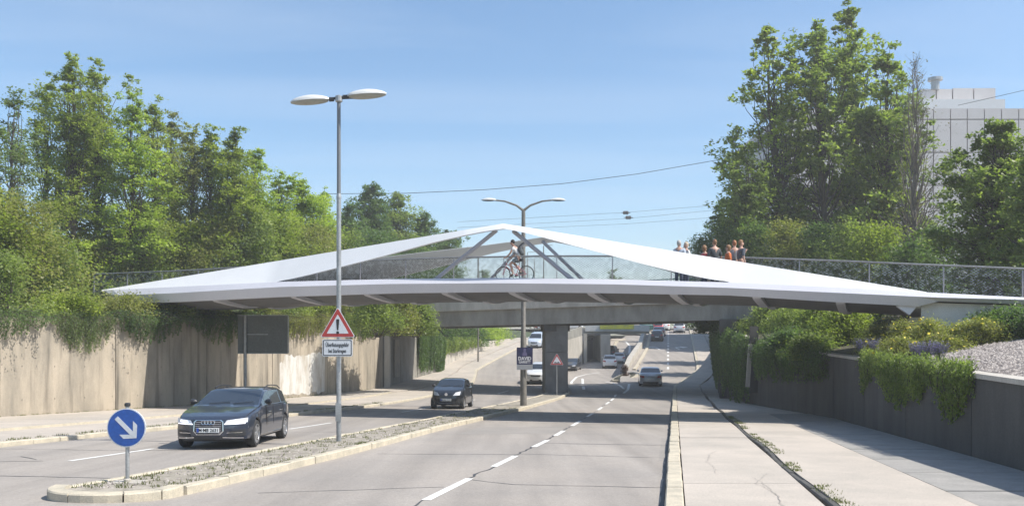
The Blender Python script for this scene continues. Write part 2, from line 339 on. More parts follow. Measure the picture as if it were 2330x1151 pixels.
# central reservation: soil, kerb stones, rounded nose
ml = lambda D: interp(D, [12.8, 15, 22, 43, 57, 66, 72], [-6.75, -6.2, -5.05, -1.3, 1.75, 3.4, 4.1])
mr = lambda D: interp(D, [12.8, 19, 28, 55, 62, 72], [-4.85, -3.62, -2.2, 3.1, 4.25, 4.6])
med = strip('central_reservation', rng(12.6, 71.5, 1), lambda D: ml(D)+.1, lambda D: mr(D)-.1, lambda D: zp(D)+.10, M_MED, thick=.2)
cx0, cy0 = (ml(12.8)+mr(12.8))/2, 12.9; hw = (mr(12.8)-ml(12.8))/2
mesh('reservation_tip', [(cx0, cy0, zp(12.9)+.1)]+[(cx0-(hw-.1)*math.cos(t), cy0-.66*math.sin(t)**.8, zp(12.5)+.1) for t in np.linspace(0, math.pi, 13)], [(0, i, i+1) for i in range(1, 13)], M_MED, med)
kerbs(med, 13, 46, 1.15, lambda D: mr(D)-.2, lambda D: mr(D), lambda D: zp(D)+.14, M_KERB)
kerbs(med, 46, 71, 3, lambda D: mr(D)-.2, lambda D: mr(D), lambda D: zp(D)+.14, M_KERB)
kerbs(med, 13, 46, 1.15, lambda D: ml(D), lambda D: ml(D)+.14, lambda D: zp(D)+.125, M_KERB)
kerbs(med, 46, 71, 3, lambda D: ml(D), lambda D: ml(D)+.14, lambda D: zp(D)+.125, M_KERB)
for a0, a1 in ((0, .55), (.55, 1.15), (1.15, 1.99), (1.99, 2.6), (2.6, 3.1416)):
    r1, r2 = [], []
    pts = []
    for t in np.linspace(a0+.012, a1-.012, 5):
        c, s_ = math.cos(t), max(0, math.sin(t))**.8; z = zp(12.6)+.14
        o1 = (cx0-hw*c, 13-.82*s_); i1 = (cx0-(hw-.22)*c, 13-.6*s_)
        pts.append([(o1[0], o1[1], z-.3), (o1[0], o1[1], z-.02), (o1[0]*.98+i1[0]*.02, o1[1]+.02, z), (i1[0], i1[1], z), (i1[0], i1[1], z-.3)])
    vs, fs = loft(pts); n = len(pts[0]); k = len(pts)
    fs += [tuple(range(n)), tuple(range(n*k-1, n*(k-1)-1, -1))]
    mesh('kerb_stone', vs, fs, M_KERB, med)

# painted markings
def line(name, pts, wd, zf, m, parent=None, dz=.006):
    rows = []
    for i, (x, d) in enumerate(pts):
        a = pts[max(i-1, 0)]; b = pts[min(i+1, len(pts)-1)]; dx, dy = b[0]-a[0], b[1]-a[1]; l = math.hypot(dx, dy) or 1
        ww = wd(d) if callable(wd) else wd
        nx, ny = -dy/l*ww/2, dx/l*ww/2
        rows.append([(x+nx, d+ny, zf(d)+dz), (x-nx, d-ny, zf(d)+dz)])
    vs, fs = loft(rows)
    return mesh(name, vs, fs, m, parent, kind='structure' if parent is None else None)
marks = empty('road_markings'); marks['kind'] = 'structure'
cl = lambda D: interp(D, [5, 13.6, 23.4, 56, 70], [-2.65, -1.0, .92, 6.5, 8.6])
D = 12.5
for d0, d1 in ((12.45, 15.0), (16.9, 19.1), (21.4, 23.6), (25.3, 27.5), (30, 33), (36, 39), (42, 45), (48, 51), (52.5, 55.5), (57, 60)):
    line('lane_dash', [(cl(d), d) for d in rng(d0, d1, 1)], .14, zp, M_MARK, marks)
for d0, d1 in ((18.0, 20.9), (28.3, 31.8), (40, 44), (50, 54), (61, 65), (69.5, 74)):
    line('lane_dash', [(road_x(-12.35, d)+(.2 if d > 50 else 0), d) for d in rng(d0, d1, 1)], .13, zp, M_MARK, marks)
Y0 = 66
line('lane_line', [(7.8, 61.5), (8.7, 66), (9.6, 72)], .2, lambda D: zp(D), M_MARK, marks)
line('lane_line', [(8.4, 66), (8.6, 70), (8.5, 74), (8.1, 76)], .2, lambda D: zm(D)+.05, M_MARK, marks)
for d in np.arange(86, 150, 4.2):
    line('lane_dash', [((1520+(d-88)*.02-CX)/F*d, d), ((1520-CX)/F*(d+2), d+2)], .2, zp, M_MARK, marks)
line('edge_line', [(4.7, 70), (5.3, 78), (6.6, 90), (8.3, 98), (10.2, 102)], .22, lambda D: zm(D)+.01, M_MARK, marks)
line('edge_line', [(5.4, 66), (5.8, 72), (6.9, 86)], .22, lambda D: max(zm(D), -9)+.012, M_MARK, marks)
line('edge_line', [at(1421, 118).to_tuple()[:2], at(1432, 135).to_tuple()[:2], at(1433, 155).to_tuple()[:2], at(1424, 168).to_tuple()[:2], at(1408, 176).to_tuple()[:2]], .35, zm, M_MARK, marks)
def arrow(cx, D, sgn):
    vs = [(cx-.1, D, 0), (cx+.1, D, 0), (cx+.1, D+3, 0), (cx-.1, D+3, 0), (cx-.1*sgn, D+2.6, 0), (cx-.9*sgn, D+2.9, 0), (cx-.9*sgn, D+3.6, 0), (cx-.1*sgn, D+3.3, 0), (cx-.8*sgn, D+2.1, 0), (cx-1.7*sgn, D+3.25, 0), (cx-.8*sgn, D+4.4, 0)]
    mesh('turn_arrow', [(x, y, zp(y)+.02) for x, y, z in vs], [(0, 1, 2, 3), (4, 5, 6, 7), (8, 9, 10)], M_MARK, marks)
arrow(at(1498, 108).x, 107, 1); arrow(at(1543, 108).x, 107, -1)

# tar seams and cracks (thin sheets just above the asphalt)
seams = empty('tar_seams'); seams['kind'] = 'structure'
def crack(pts, wd, wob=.04, st=.35, z=zp, m=M_TAR, dz=.003):
    out_ = []
    for (a, b) in zip(pts[:-1], pts[1:]):
        n = max(2, int(math.hypot(b[0]-a[0], b[1]-a[1])/st))
        for i in range(n): t = i/n; out_.append((a[0]+(b[0]-a[0])*t+random.uniform(-wob, wob), a[1]+(b[1]-a[1])*t+random.uniform(-wob, wob)))
    out_.append(pts[-1])
    line('tar_seam', out_, lambda d: wd*random.uniform(.5, 1.25), z, m, seams, dz)
crack([(cl(d)-.02, d) for d in (8, 12, 16, 20, 26, 34, 44, 56)], .05, .05)
crack([(cl(14.9), 14.9), (0, 14.2), (rk(14)-.05, 13.8)], .03, .03)
crack([(cl(19.4), 19.6), (rk(19.5)-.05, 18.6)], .025, .03)
crack([(-3.0, 19.6), (cl(19.4), 19.4)], .03, .03)
crack([(cl(22.5), 22.6), (2, 22.3), (rk(22)-.05, 21.9)], .045, .02)
crack([(-3.8, 13.2), (cl(13.2), 13.9)], .02, .03)
crack([(-12, 15.2), (-9, 15.4), (-6.6, 15.0)], .04, .04)
crack([(-12.8, 21.0), (-9, 20.4), (-5.6, 20.8)], .03, .04)
crack([(-14, 17.3), (-9.6, 18)], .05, .05)
crack([(-10.6, 19), (-9.9, 18.3)], .04, .05)
crack([(-10, 27), (-4, 26.8)], .03, .04)
crack([(rk(d)-.04, d) for d in (4, 12, 24, 40, 62)], .07, .008)
crack([(cl(31), 31), (rk(31), 30.6)], .03, .03)
crack([(-2.5, 33), (2.5, 33.4)], .04, .03)
crack([(-3.5, 62), (1.5, 63)], .1, .05); crack([(0, 78), (3, 78)], .12, .05)
M_CRACK = mat('crack_dust', (.3, .275, .25), .95)
path_z = lambda d: zp(d)+.126
for k in range(3):
    x0 = random.uniform(.4, 1.8); d0 = random.uniform(8, 16)
    pts = [(rk(d0)+x0, d0)]
    for _ in range(5): pts.append((pts[-1][0]+.183*.9+random.uniform(-.2, .2), pts[-1][1]+random.uniform(.5, 1.2)))
    crack(pts, .007, .02, .12, path_z, M_CRACK, .003)
M_PATCH = mat('asphalt_patch', (.30, .27, .24), .9, (.25, .23, .205), 1, 50, .003)
def patch(x0, x1, d0, d1):
    mesh('asphalt_patch', [(x0, d0, zp(d0)+.0015), (x1, d0, zp(d0)+.0015), (x1+.18*(d1-d0), d1, zp(d1)+.0015), (x0+.18*(d1-d0), d1, zp(d1)+.0015)], [(0, 1, 2, 3)], M_PATCH, seams)
patch(-1.6, 1.2, 26.2, 29.5); patch(3.0, 4.3, 18, 24.5)
# ------------------------------------------------ retaining walls and banks
def poly_at(P, D): return interp(D, [p[1] for p in P], [p[0] for p in P])
def wall_panel(parent, a, b, za0, zb0, za1, zb1, th, side, m, name='wall_panel', gap=.02, cap=0):
    A = Vector((a[0], a[1], 0)); B = Vector((b[0], b[1], 0)); u = (B-A).normalized(); nrm = Vector((-u.y, u.x, 0))*side
    A = A+u*gap; B = B-u*gap
    v = []
    for off in (0, th):
        o = nrm*off
        v += [(A+o)+Vector((0, 0, za0)), (B+o)+Vector((0, 0, zb0)), (B+o)+Vector((0, 0, zb1)), (A+o)+Vector((0, 0, za1))]
    return mesh(name, v, [(0, 1, 2, 3), (7, 6, 5, 4), (3, 2, 6, 7), (0, 4, 5, 1), (1, 5, 6, 2), (4, 0, 3, 7)], m, parent)
def wall(name, label, P, ztop, L, side, m, th=.4, foot=None, core=None, cat='wall'):
    root = empty(name, label=label, cat=cat)
    ds = [P[0][1]]
    while ds[-1] < P[-1][1]-L*.5: ds.append(ds[-1]+L*random.uniform(.93, 1.07))
    ds[-1] = P[-1][1]
    for d0, d1 in zip(ds[:-1], ds[1:]):
        wall_panel(root, (poly_at(P, d0), d0), (poly_at(P, d1), d1), zp(d0)-.5, zp(d1)-.5, ztop(d0), ztop(d1), th, side, m)
    # recessed core that shows in the joints
    rows = [[(poly_at(P, d)-side*.05 if side > 0 else poly_at(P, d)+.05, d, zp(d)-.6), (poly_at(P, d)-side*.05 if side > 0 else poly_at(P, d)+.05, d, ztop(d)-.05)] for d in rng(P[0][1], P[-1][1], 2)]
    vs, fs = loft(rows); mesh('joint_filler', vs, fs, M_DCONC, root)
    return root
lwt = lambda D: interp(D, [p[1] for p in LW], LWT)
rwt = lambda D: interp(D, [p[1] for p in RW], RWT)
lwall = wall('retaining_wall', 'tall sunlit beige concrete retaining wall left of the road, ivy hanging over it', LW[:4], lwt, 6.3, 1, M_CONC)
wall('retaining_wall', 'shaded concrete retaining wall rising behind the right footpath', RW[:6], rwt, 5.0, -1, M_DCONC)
cop = mesh('coping', *loft([[(rw(d)-.04, d, rwt(d)+.005), (rw(d)-.04, d, rwt(d)+.1), (rw(d)+.42, d, rwt(d)+.1), (rw(d)+.42, d, rwt(d)+.005)] for d in rng(2, 50, 3)]), M_PALE, bpy.data.objects['retaining_wall.001'])
wall('abutment_wall', 'concrete side wall under the left end of the road bridge', LW[3:6], lwt, 5, 1, M_CONCG)
# white patch painted over graffiti and its ragged edge
def on_lwall(D, z, off=.0): return (lw(D)+off, D, z)
rows = []
for d in np.linspace(51.8, 57.2, 30):
    t = zp(d)+.15+interp(d, [51.8, 57.2], [2.45, 2.75])+random.uniform(-.12, .12)-(.3 if abs(d-52) < .3 else 0)
    rows.append([(lw(d)+.012, d+random.uniform(-.0, .0), zp(d)+.30+random.uniform(-.1, .12)), (lw(d)+.012, d, t)])
mesh('painted_patch', *loft(rows), mat('old_whitewash', (.6, .585, .55), .9, (.42, .37, .30), 2.2, 30, .002, stretch=(1, 1, .3), contrast=(.42, .68)), lwall)
mb = MB()
for d in np.arange(20, 65, 1.55):
    for hz_ in (.6, 1.9, 3.2):
        z = zp(d)+.16+hz_
        if z < lwt(d)-.3:
            x = lw(d)+.004; mb.add([(x, d+.035*math.cos(a), z+.035*math.sin(a)) for a in np.linspace(0, 2*math.pi, 7)[:-1]], [tuple(range(5, -1, -1))])
mb.build('tie_holes', M_DCONC, lwall, 'stuff')
# banks above the walls
def bank(name, P, T, side, offs, zs, m, d0, d1):
    rows = []
    for d in rng(d0, d1, 3):
        x = poly_at(P, d); z = interp(d, [p[1] for p in P], T)
        rows.append([(x+side*o, d+random.uniform(-.2, .2), (z+dz) if o > 0 else z) for o, dz in zip(offs, zs)])
    vs, fs = loft(rows)
    if side > 0: fs = [f[::-1] for f in fs]
    return mesh(name, vs, fs, m, kind='structure', smooth=True)
bank('left_bank', LW+[(-6.7, 89), (-2.7, 108), (-.2, 119), (2.3, 127), (6.3, 150)], LWT+[1.6, 1.2, 1.0, .95, 1.8], -1, [.15, 1.5, 5, 12, 40, 500], [-.05, .1, .6, .9, .5, .3], M_GRASSG, 5, 150)
bank('right_bank', RW, RWT, 1, [.35, 2.5, 6, 10, 20, 500], [.03, .38, .8, 1.1, 1.4, 1.2], M_SOIL, 3, 138)
rows = []
for d in rng(4, 31, .8):
    x = rw(d); z = rwt(d)
    rows.append([(x+o, d, z+dz+.03+random.uniform(-.02, .02)) for o, dz in ((.4, .06), (1.5, .27), (2.8, .50), (4.4, .74), (6.2, .95), (8, 1.1))])
vs, fs = loft(rows)
gravel = mesh('gravel_slope', vs, [f[::-1] for f in fs], M_GRAVEL, kind='structure', smooth=True)
# loose stones on it
n = 26000
dd = RNG.uniform(12, 30, n); oo = RNG.uniform(.42, 8, n); X = np.interp(dd, [p[1] for p in RW], [p[0] for p in RW])+oo
Z = np.interp(dd, [p[1] for p in RW], RWT)+np.interp(oo, [.4, 1.5, 2.8, 4.4, 6.2, 8], [.09, .30, .53, .77, .98, 1.13])
c = np.stack([X, dd, Z], 1); sz = RNG.uniform(.02, .05, n)
tv = np.array([[1, 0, 0], [-.5, .87, 0], [-.5, -.87, 0], [0, 0, .8]]); th = RNG.uniform(0, 6.28, n)
rot = np.zeros((n, 3, 3)); rot[:, 0, 0] = np.cos(th); rot[:, 0, 1] = -np.sin(th); rot[:, 1, 0] = np.sin(th); rot[:, 1, 1] = np.cos(th); rot[:, 2, 2] = 1
V = (np.einsum('nij,kj->nki', rot, tv)*sz[:, None, None]*RNG.uniform(.7, 1.3, (n, 4, 3))+c[:, None]).reshape(-1, 3)
Fc = (np.array([[0, 1, 3], [1, 2, 3], [2, 0, 3]])[None]+np.arange(n)[:, None, None]*4).reshape(-1, 3)
def npmesh(name, V, Fc, m, parent=None, kind=None):
    me = bpy.data.meshes.new(name); k = Fc.shape[1]
    me.vertices.add(len(V)); me.vertices.foreach_set('co', np.ascontiguousarray(V, dtype=np.float32).ravel())
    me.loops.add(Fc.size); me.loops.foreach_set('vertex_index', Fc.ravel().astype(np.int32))
    me.polygons.add(len(Fc)); me.polygons.foreach_set('loop_start', np.arange(0, Fc.size, k, dtype=np.int32))
    try: me.polygons.foreach_set('loop_total', np.full(len(Fc), k, dtype=np.int32))
    except Exception: pass
    me.update(calc_edges=True)
    return link(name, me, m, parent, kind)
st_ = bpy.data.materials.new('pebble'); st_.use_nodes = True
_t = st_.node_tree; _g = _t.nodes.new('ShaderNodeNewGeometry'); _r = _t.nodes.new('ShaderNodeValToRGB')
_r.color_ramp.elements[0].color = (.14, .12, .11, 1); _r.color_ramp.elements[1].color = (.42, .375, .34, 1); _r.color_ramp.elements[1].position = .9
_t.links.new(_g.outputs['Random Per Island'], _r.inputs[0]); _t.links.new(_r.outputs[0], _t.nodes['Principled BSDF'].inputs['Base Color'])
npmesh('loose_gravel', V, Fc, st_, kind='stuff')

# ------------------------------------------------ the white bridge
EX = Vector((.9163, -.4004, 0)); NX = Vector((.4004, .9163, 0)); O0 = Vector((-.4, 34, 0))
def s_px(px, wv):
    k = (px-CX)/F
    return (k*(34+.9163*wv)+.4-.4004*wv)/(.9163+.4004*k)
def B(s, wv, z=0): p = O0+EX*s+NX*wv; return Vector((p.x, p.y, z))
def z_py(py, D): return CAMZ+(HY-py)/F*D
FP = [(232, 660, 668, 674), (262, 658.5, 671, 684), (300, 657, 671, 690), (400, 652, 667, 687), (640, 640.5, 653, 675), (900, 634, 646, 667), (1140, 632, 644.5, 664), (1400, 635, 647, 667), (1660, 642, 655, 672), (1900, 653, 666, 687), (2090, 663.5, 675, 697), (2098, 664, 676, 684), (2330, 676, 682, 692), (2600, 692, 698, 708)]
SS = [s_px(p[0], .12) for p in FP]
SZ = [[z_py(p[k], B(s, .12).y) for p, s in zip(FP, SS)] for k in (1, 2, 3)]
zt = lambda s: interp(s, SS, SZ[0]); zm_ = lambda s: interp(s, SS, SZ[1]); zb = lambda s: interp(s, SS, SZ[2])
S0, S1 = SS[0], SS[-1]; WB = 7.2; SA = SS[10]
bridge = empty('footbridge', (O0.x, O0.y, 0), label='white footbridge with a low pointed arch along each side spanning the whole road', cat='bridge')
def BP(name, vs, fs, m, smooth=False, angle=35, kind=None):
    vs = [Vector(v)-Vector((O0.x, O0.y, 0)) for v in vs]
    return mesh(name, vs, fs, m, bridge, kind, smooth, angle)
sl_ = rng(S0, S1, .6)
for side in (0, 1):
    rows = []
    for s in sl_:
        f = (lambda wv: wv) if side == 0 else (lambda wv: WB-wv)
        tp = max(0, 1-(s-S0)/1.6)**2*.3
        rows.append([B(s, f(.75), zt(s)-.06), B(s, f(.22), zt(s)), B(s, f(0+tp), zm_(s)), B(s, f(.16+tp), zb(s)), B(s, f(.75), zb(s)+.02)])
    vs, fs = loft(rows, closed=True)
    if side: fs = [f[::-1] for f in fs]
    BP('edge_beam', vs, fs, M_FASC)
rows = [[B(s, .75, zt(s)-.06), B(s, WB-.75, zt(s)-.06), B(s, WB-.75, zt(s)-.2), B(s, .75, zt(s)-.2)] for s in sl_]
BP('deck', *loft(rows, closed=True), M_CONCG)
rows = []
for s in [x for x in sl_ if x < SA+.3]:
    zz_ = zb(s)-.12
    rows.append([B(s, .76, zb(s)+.05), B(s, 1.7, zz_), B(s, 2.4, zz_-.1), B(s, WB-2.4, zz_-.1), B(s, WB-1.7, zz_), B(s, WB-.76, zb(s)+.05), B(s, WB-.76, zt(s)-.22), B(s, .76, zt(s)-.22)])
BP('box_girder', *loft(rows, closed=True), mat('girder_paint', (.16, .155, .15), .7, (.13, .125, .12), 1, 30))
# cantilever ribs
ribx = [490, 668, 835, 1012, 1165, 1345, 1533, 1722, 1912, 2085]
for px in ribx:
    s = s_px(px, .3)
    for side in (0, 1):
        f = (lambda wv: wv) if side == 0 else (lambda wv: WB-wv)
        prof = [(.2, zb(s)+.03), (.35, zb(s)-.06), (1.3, zb(s)-.2), (2.3, zb(s)-.30), (3.0, zb(s)-.27), (3.4, zb(s)-.1), (3.4, zt(s)-.25), (.2, zt(s)-.25)]
        vs = [B(s-.14, f(a), z) for a, z in prof]+[B(s+.14, f(a), z) for a, z in prof]; n = len(prof)
        fs = [tuple(range(n)), tuple(range(2*n-1, n-1, -1))]+[((i+1) % n, i, n+i, n+(i+1) % n) for i in range(n)]
        BP('rib', vs, fs, M_FASC)
# arches: leaning plates
LOWX = [232, 300, 500, 600, 635, 670, 700, 760, 860, 989, 1060, 1110, 1145, 1180, 1240, 1310, 1460, 1560, 1620, 1670, 1700, 1800, 1950, 2105]
LOWY = [None, None, None, None, 639.5, 633, 626, 611, 586, 551, 535, 525.5, 520.5, 526, 541, 560, 600, 624, 636, 641.5, None, None, None, None]
UPX = [232, 1145, 2108]; UPY = [659.5, 508.5, 664.2]
arch_pts = []
for px in list(np.linspace(232, 1145, 41))+list(np.linspace(1145, 2108, 43))[1:]:
    s = s_px(px, .4); t = 1-abs(px-1145)/(913 if px < 1145 else 963)
    ly = None
    if 635 <= px <= 1670: ly = float(np.interp(px, [x for x, y in zip(LOWX, LOWY) if y], [y for y in LOWY if y]))
    zl = z_py(ly, B(s, .4).y) if ly else zt(s)-.03
    wu = .42
    for _ in range(5):
        su = s_px(px, wu); zu = z_py(interp(px, UPX, UPY), B(su, wu).y); wu = .42+1.15*max(0, zu-max(zl, zt(s)-.03))
    arch_pts.append((s, max(zl, zt(s)-.03), su, max(zu, zl+.02, zt(s)+.0), wu))
for side in (0, 1):
    f = (lambda wv: wv) if side == 0 else (lambda wv: WB-.9-wv)
    rows = []
    for s, zl, su, zu, wu in arch_pts:
        h = min(.13, max(.02, zu-zl)*.4)
        rows.append([B(s, f(.38), zl), B(su, f(wu), zu), B(su, f(wu+.16), zu-.03), B(s, f(.38+.2), zl-.0+.0)])
    vs, fs = loft(rows, closed=True)
    if side: fs = [q[::-1] for q in fs]
    BP('arch', vs, fs, M_WHITE, True, 50)
# V struts, hollow steel
def strut(p0, p1, w0, w1, wz=.09):
    mb = MB(); pts = []
    for t in np.linspace(0, 1, 7):
        p = p0.lerp(p1, t); pts.append(p-Vector((O0.x, O0.y, 0))+Vector((0, 0, .10*math.sin(t*math.pi)*0)))
    mb.tube(pts, [w0+(w1-w0)*t for t in np.linspace(0, 1, 7)], 8)
    mb.build('strut', M_STEEL, bridge, smooth=True)
def SP(px, py, wv): s = s_px(px, wv); p = B(s, wv); return Vector((p.x, p.y, z_py(py, p.y)))
for (xa, ya, xb) in ((1130, 524, 990), (1168, 526, 1303)):
    a = SP(xa, ya, .75); b = SP(xb, 632, .55); b.z = zt(s_px(xb, .55))-.03
    strut(a, b, .085, .085)
for (xa, ya, xb) in ((1196, 549, 1100), (1234, 549, 1344)):
    a = SP(xa, ya, WB-1.6); b = SP(xb, 632, WB-1.4); b.z = zt(s_px(xb, WB-1.4))-.07
    strut(a, b, .075, .075)
# railings: handrail, posts, steel net
for wv, s_a, s_b in ((4.35, S0-5.5, S1),):
    zr = lambda s: zt(max(s, S0))-.03
    mb = MB(); mb.tube([B(s, wv, zr(s)+1.22)-O0 for s in rng(s_a, s_b, .8)], .042, 6); mb.build('handrail', mat('net_steel', (.30, .31, .31), .5, (.2, .2, .2), 5, 30, metal=.4), bridge, smooth=True)
    for s in rng(s_a+.1, s_b-.1, 2.6):
        mb = MB(); mb.box((-.02, -.02, 0), (.02, .02, 1.21), Matrix.Translation(B(s, wv, zr(s)-.05)-O0)); mb.build('rail_post', M_STEEL, bridge)
    V = []; Fq = []
    cw, ch = .075, .048; ncol = int((s_b-s_a)/cw); nrow = 25; tk = .0078
    # wavy wires of the net, thin ribbons
    ss_ = s_a+np.arange(ncol)*cw
    zrr = np.array([zr(s) for s in ss_])
    for r in range(nrow):
        sg = np.where((np.arange(ncol)+r) % 2 == 0, 1, -1)
        z = zrr+.03+r*ch+sg*ch*.42
        P_ = np.stack([O0.x+EX.x*ss_+NX.x*wv-O0.x, O0.y+EX.y*ss_+NX.y*wv-O0.y, z], 1)
        a = P_.copy(); a[:, 2] -= tk; b = P_.copy(); b[:, 2] += tk
        base = len(V)*0+sum(len(x) for x in V)
        V.append(a); V.append(b)
        i = np.arange(ncol-1); Fq.append(np.stack([base+i, base+i+1, base+ncol+i+1, base+ncol+i], 1))
    npmesh('railing_net', np.concatenate(V), np.concatenate(Fq), mat('net_wire', (.55, .56, .55), .5, (.04, .04, .04), 7, 8, metal=.1, contrast=(.43, .53)) , bridge, 'stuff')
# abutment block at the right end
sA0, sA1 = s_px(2096, .45), s_px(2296, .45)
poly = [(sA0, zb(sA0)+.0), (sA1+1.6, zb(sA1+1.6)-.0), (sA1-.6, z_py(731, B(sA1-.6, .45).y)), (sA0, z_py(735, B(sA0, .45).y)-.3)]
vs = [B(s, .5, z-.004) for s, z in poly]+[B(s, WB-.5, z-.004) for s, z in poly]
BP('abutment', vs, [(3, 2, 1, 0), (4, 5, 6, 7), (0, 1, 5, 4), (1, 2, 6, 5), (2, 3, 7, 6), (3, 0, 4, 7)], mat('abutment_render', (.66, .645, .62), .8, (.55, .535, .5), 1.5, 40, .002))
s9 = s_px(2070, .9)
vs = [B(s, wv, z) for wv in (.9, WB-.9) for s, z in ((s9, zb(s9)-.35), (sA0-.01, zb(s9)-.35), (sA0-.01, zb(s9)-1.3), (s9, zb(s9)-1.3))]
BP('bearing_block', vs, [(3, 2, 1, 0), (4, 5, 6, 7), (0, 1, 5, 4), (1, 2, 6, 5), (2, 3, 7, 6), (3, 0, 4, 7)], M_PALE)
vs = []
for wv in (.25, 1.8):
    vs += [B(sA0-.75, wv, zb(sA0-.75)-.02), B(sA0-.02, wv, zb(sA0)-.02), B(sA0-.35, wv, zb(sA0)-.42)]
BP('bracket', vs, [(2, 1, 0), (3, 4, 5), (0, 1, 4, 3), (1, 2, 5, 4), (2, 0, 3, 5)], M_FASC)

# ------------------------------------------------ the road bridge behind
rb2 = empty('road_bridge', (2.5, 61, 0), label='grey concrete road bridge on a central pier behind the white footbridge', cat='bridge')
q0 = Vector((-13, 68, 0)); q1 = Vector((17.5, 51.5, 0)); qe = (q1-q0).normalized(); qn = Vector((-qe.y, qe.x, 0)); QL = (q1-q0).length
def Q(t, wv, z): p = q0+(q1-q0)*t+qn*wv; return Vector((p.x, p.y, z))-Vector((2.5, 61, 0))
gz = lambda t: 2.2+.55*t
def rbox(name, w0, w1, z0, z1, m, t0=0, t1=1):
    rows = [[Q(t, w0, gz(t)+z0), Q(t, w0, gz(t)+z1), Q(t, w1, gz(t)+z1), Q(t, w1, gz(t)+z0)] for t in np.linspace(t0, t1, 8)]
    vs, fs = loft(rows, closed=True); return mesh(name, vs, fs, m, rb2)
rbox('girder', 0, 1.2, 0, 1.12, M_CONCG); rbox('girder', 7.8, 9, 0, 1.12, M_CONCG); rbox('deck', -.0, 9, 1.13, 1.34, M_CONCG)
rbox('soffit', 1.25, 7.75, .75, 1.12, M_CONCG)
rbox('parapet', -.25, .1, 1.1, 1.75, M_PALE); rbox('parapet', 8.9, 9.2, 1.1, 1.75, M_PALE)
M_GREENR = flat('green_rail_paint', (.10, .22, .19), .5)
for wv in (-.1, 9.0):
    rbox('guard_rail', wv, wv+.06, 2.62, 2.68, M_GREENR)
    mb = MB()
    for t in np.linspace(0, 1, 261): mb.box((-.012, -.012, 1.75), (.012, .012, 2.62), Matrix.Translation(Q(t, wv+.03, gz(t))))
    mb.build('baluster', M_GREENR, rb2, 'stuff')
# central pier
pr0 = Vector((2.28, 59.6, 0))
pier = MB(); 
for z0, z1 in ((-2.8, .55), (.58, 2.4)):
    pier.add([(x-2.5, y-61, z) for z in (z0, z1) for x, y in ((2.3, 60.2), (3.78, 59.4), (3.78, 66.1), (2.3, 66.9))], [(0, 3, 2, 1), (4, 5, 6, 7), (0, 1, 5, 4), (1, 2, 6, 5), (2, 3, 7, 6), (3, 0, 4, 7)])
pier.box((2.34, 60.25, .54), (3.74, 66.0, .6), Matrix.Translation((-2.5, -61, 0)))
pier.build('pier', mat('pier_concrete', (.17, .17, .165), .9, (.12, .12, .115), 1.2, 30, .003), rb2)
mb = MB(); mb.box((-.0, -1.2, 2.0), (1.75, 6, 2.5), Matrix.Translation((2.18-2.5, 0, 0))); mb.build('pier_cap', M_DCONC, rb2)
# left abutment
mb = MB(); mb.prism([(-9.62, -2.6), (-9.2, -2.6), (-9.2, 2.6), (-9.62, 2.6)], 66.1, 66.9, Matrix.Translation((-2.5, -61, 0)), 0); mb.build('abutment_post', M_PALE, rb2)
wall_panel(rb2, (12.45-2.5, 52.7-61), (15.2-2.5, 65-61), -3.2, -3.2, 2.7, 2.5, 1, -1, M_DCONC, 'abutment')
# beyond it: lower wall along the left pavement
P2 = [(-6.9, 82.3), (-6.7, 89), (-2.7, 108), (-.2, 119)]
far = wall('low_wall', 'low pale wall under the ivy hedge beyond the road bridge', P2, lambda d: interp(d, [82, 89, 108, 119], [1.5, 1.1, .95, 1.2]), 4.5, 1, M_PALE, .3)
# notice on the wall under the bridge, tall grey panel
D0 = 70; mb = MB()
mb.box((-.02, 0, 0), (.05, 1.5, 3.0)); o = mb.build('notice_board', mat('faded_poster', (.38, .34, .28), .8, (.27, .25, .23), 1, 20))
o.location = (lw(69)+.06, 69, -1.6); o.rotation_euler = (0, 0, -math.atan2(lw(72)-lw(69), 3)); tag(o, 'tall faded poster board on the dark wall under the left end of the bridge', 'notice board')

# ------------------------------------------------ underpass: side walls, portal, crossing bridge
up = empty('underpass', (0, 0, 0), label='pale concrete ramp walls and dark portal of the road dipping under the junction', cat='underpass')
def vwall(name, pts, zlo, zhi, m, th=.35, parent=up, sd=-1):
    rows = []
    for i, (x, d) in enumerate(pts):
        a = pts[max(i-1, 0)]; b = pts[min(i+1, len(pts)-1)]; u = Vector((b[0]-a[0], b[1]-a[1], 0)).normalized(); nn = Vector((-u.y, u.x, 0))*th*-sd
        rows.append([(x, d, zlo(d)), (x, d, zhi(d)), (x+nn.x, d+nn.y, zhi(d)), (x+nn.x, d+nn.y, zlo(d))])
    vs, fs = loft(rows, closed=True); return mesh(name, vs, fs, m, parent)
LBp = [(lb(d), d) for d in (64, 72, 80, 88, 98, 106, 110, 114, 118)]
vwall('ramp_wall', LBp, lambda d: -3.6, lambda d: zp(d)+interp(d, [64, 80, 118], [.15, .25, .9]), M_PALE)
vwall('ramp_parapet', [(x-.02, d-.0) for x, d in LBp[2:]], lambda d: zp(d)+interp(d, [64, 80, 118], [.16, .27, .92]), lambda d: zp(d)+interp(d, [80, 118], [.8, 2.1]), M_CONCG, .25)
RBp = [(rb(d), d) for d in (85, 90, 98, 108, 122, 136, 145, 156)]
vwall('divider_wall', RBp, lambda d: -3.4, lambda d: zp(d)+interp(d, [85, 90, 145], [.25, .75, .9]), M_PALE, .5)
vwall('divider_kerb', [(x+.75, d) for x, d in RBp], lambda d: zp(d)-.2, lambda d: zp(d)+.14, M_KERB, .3)
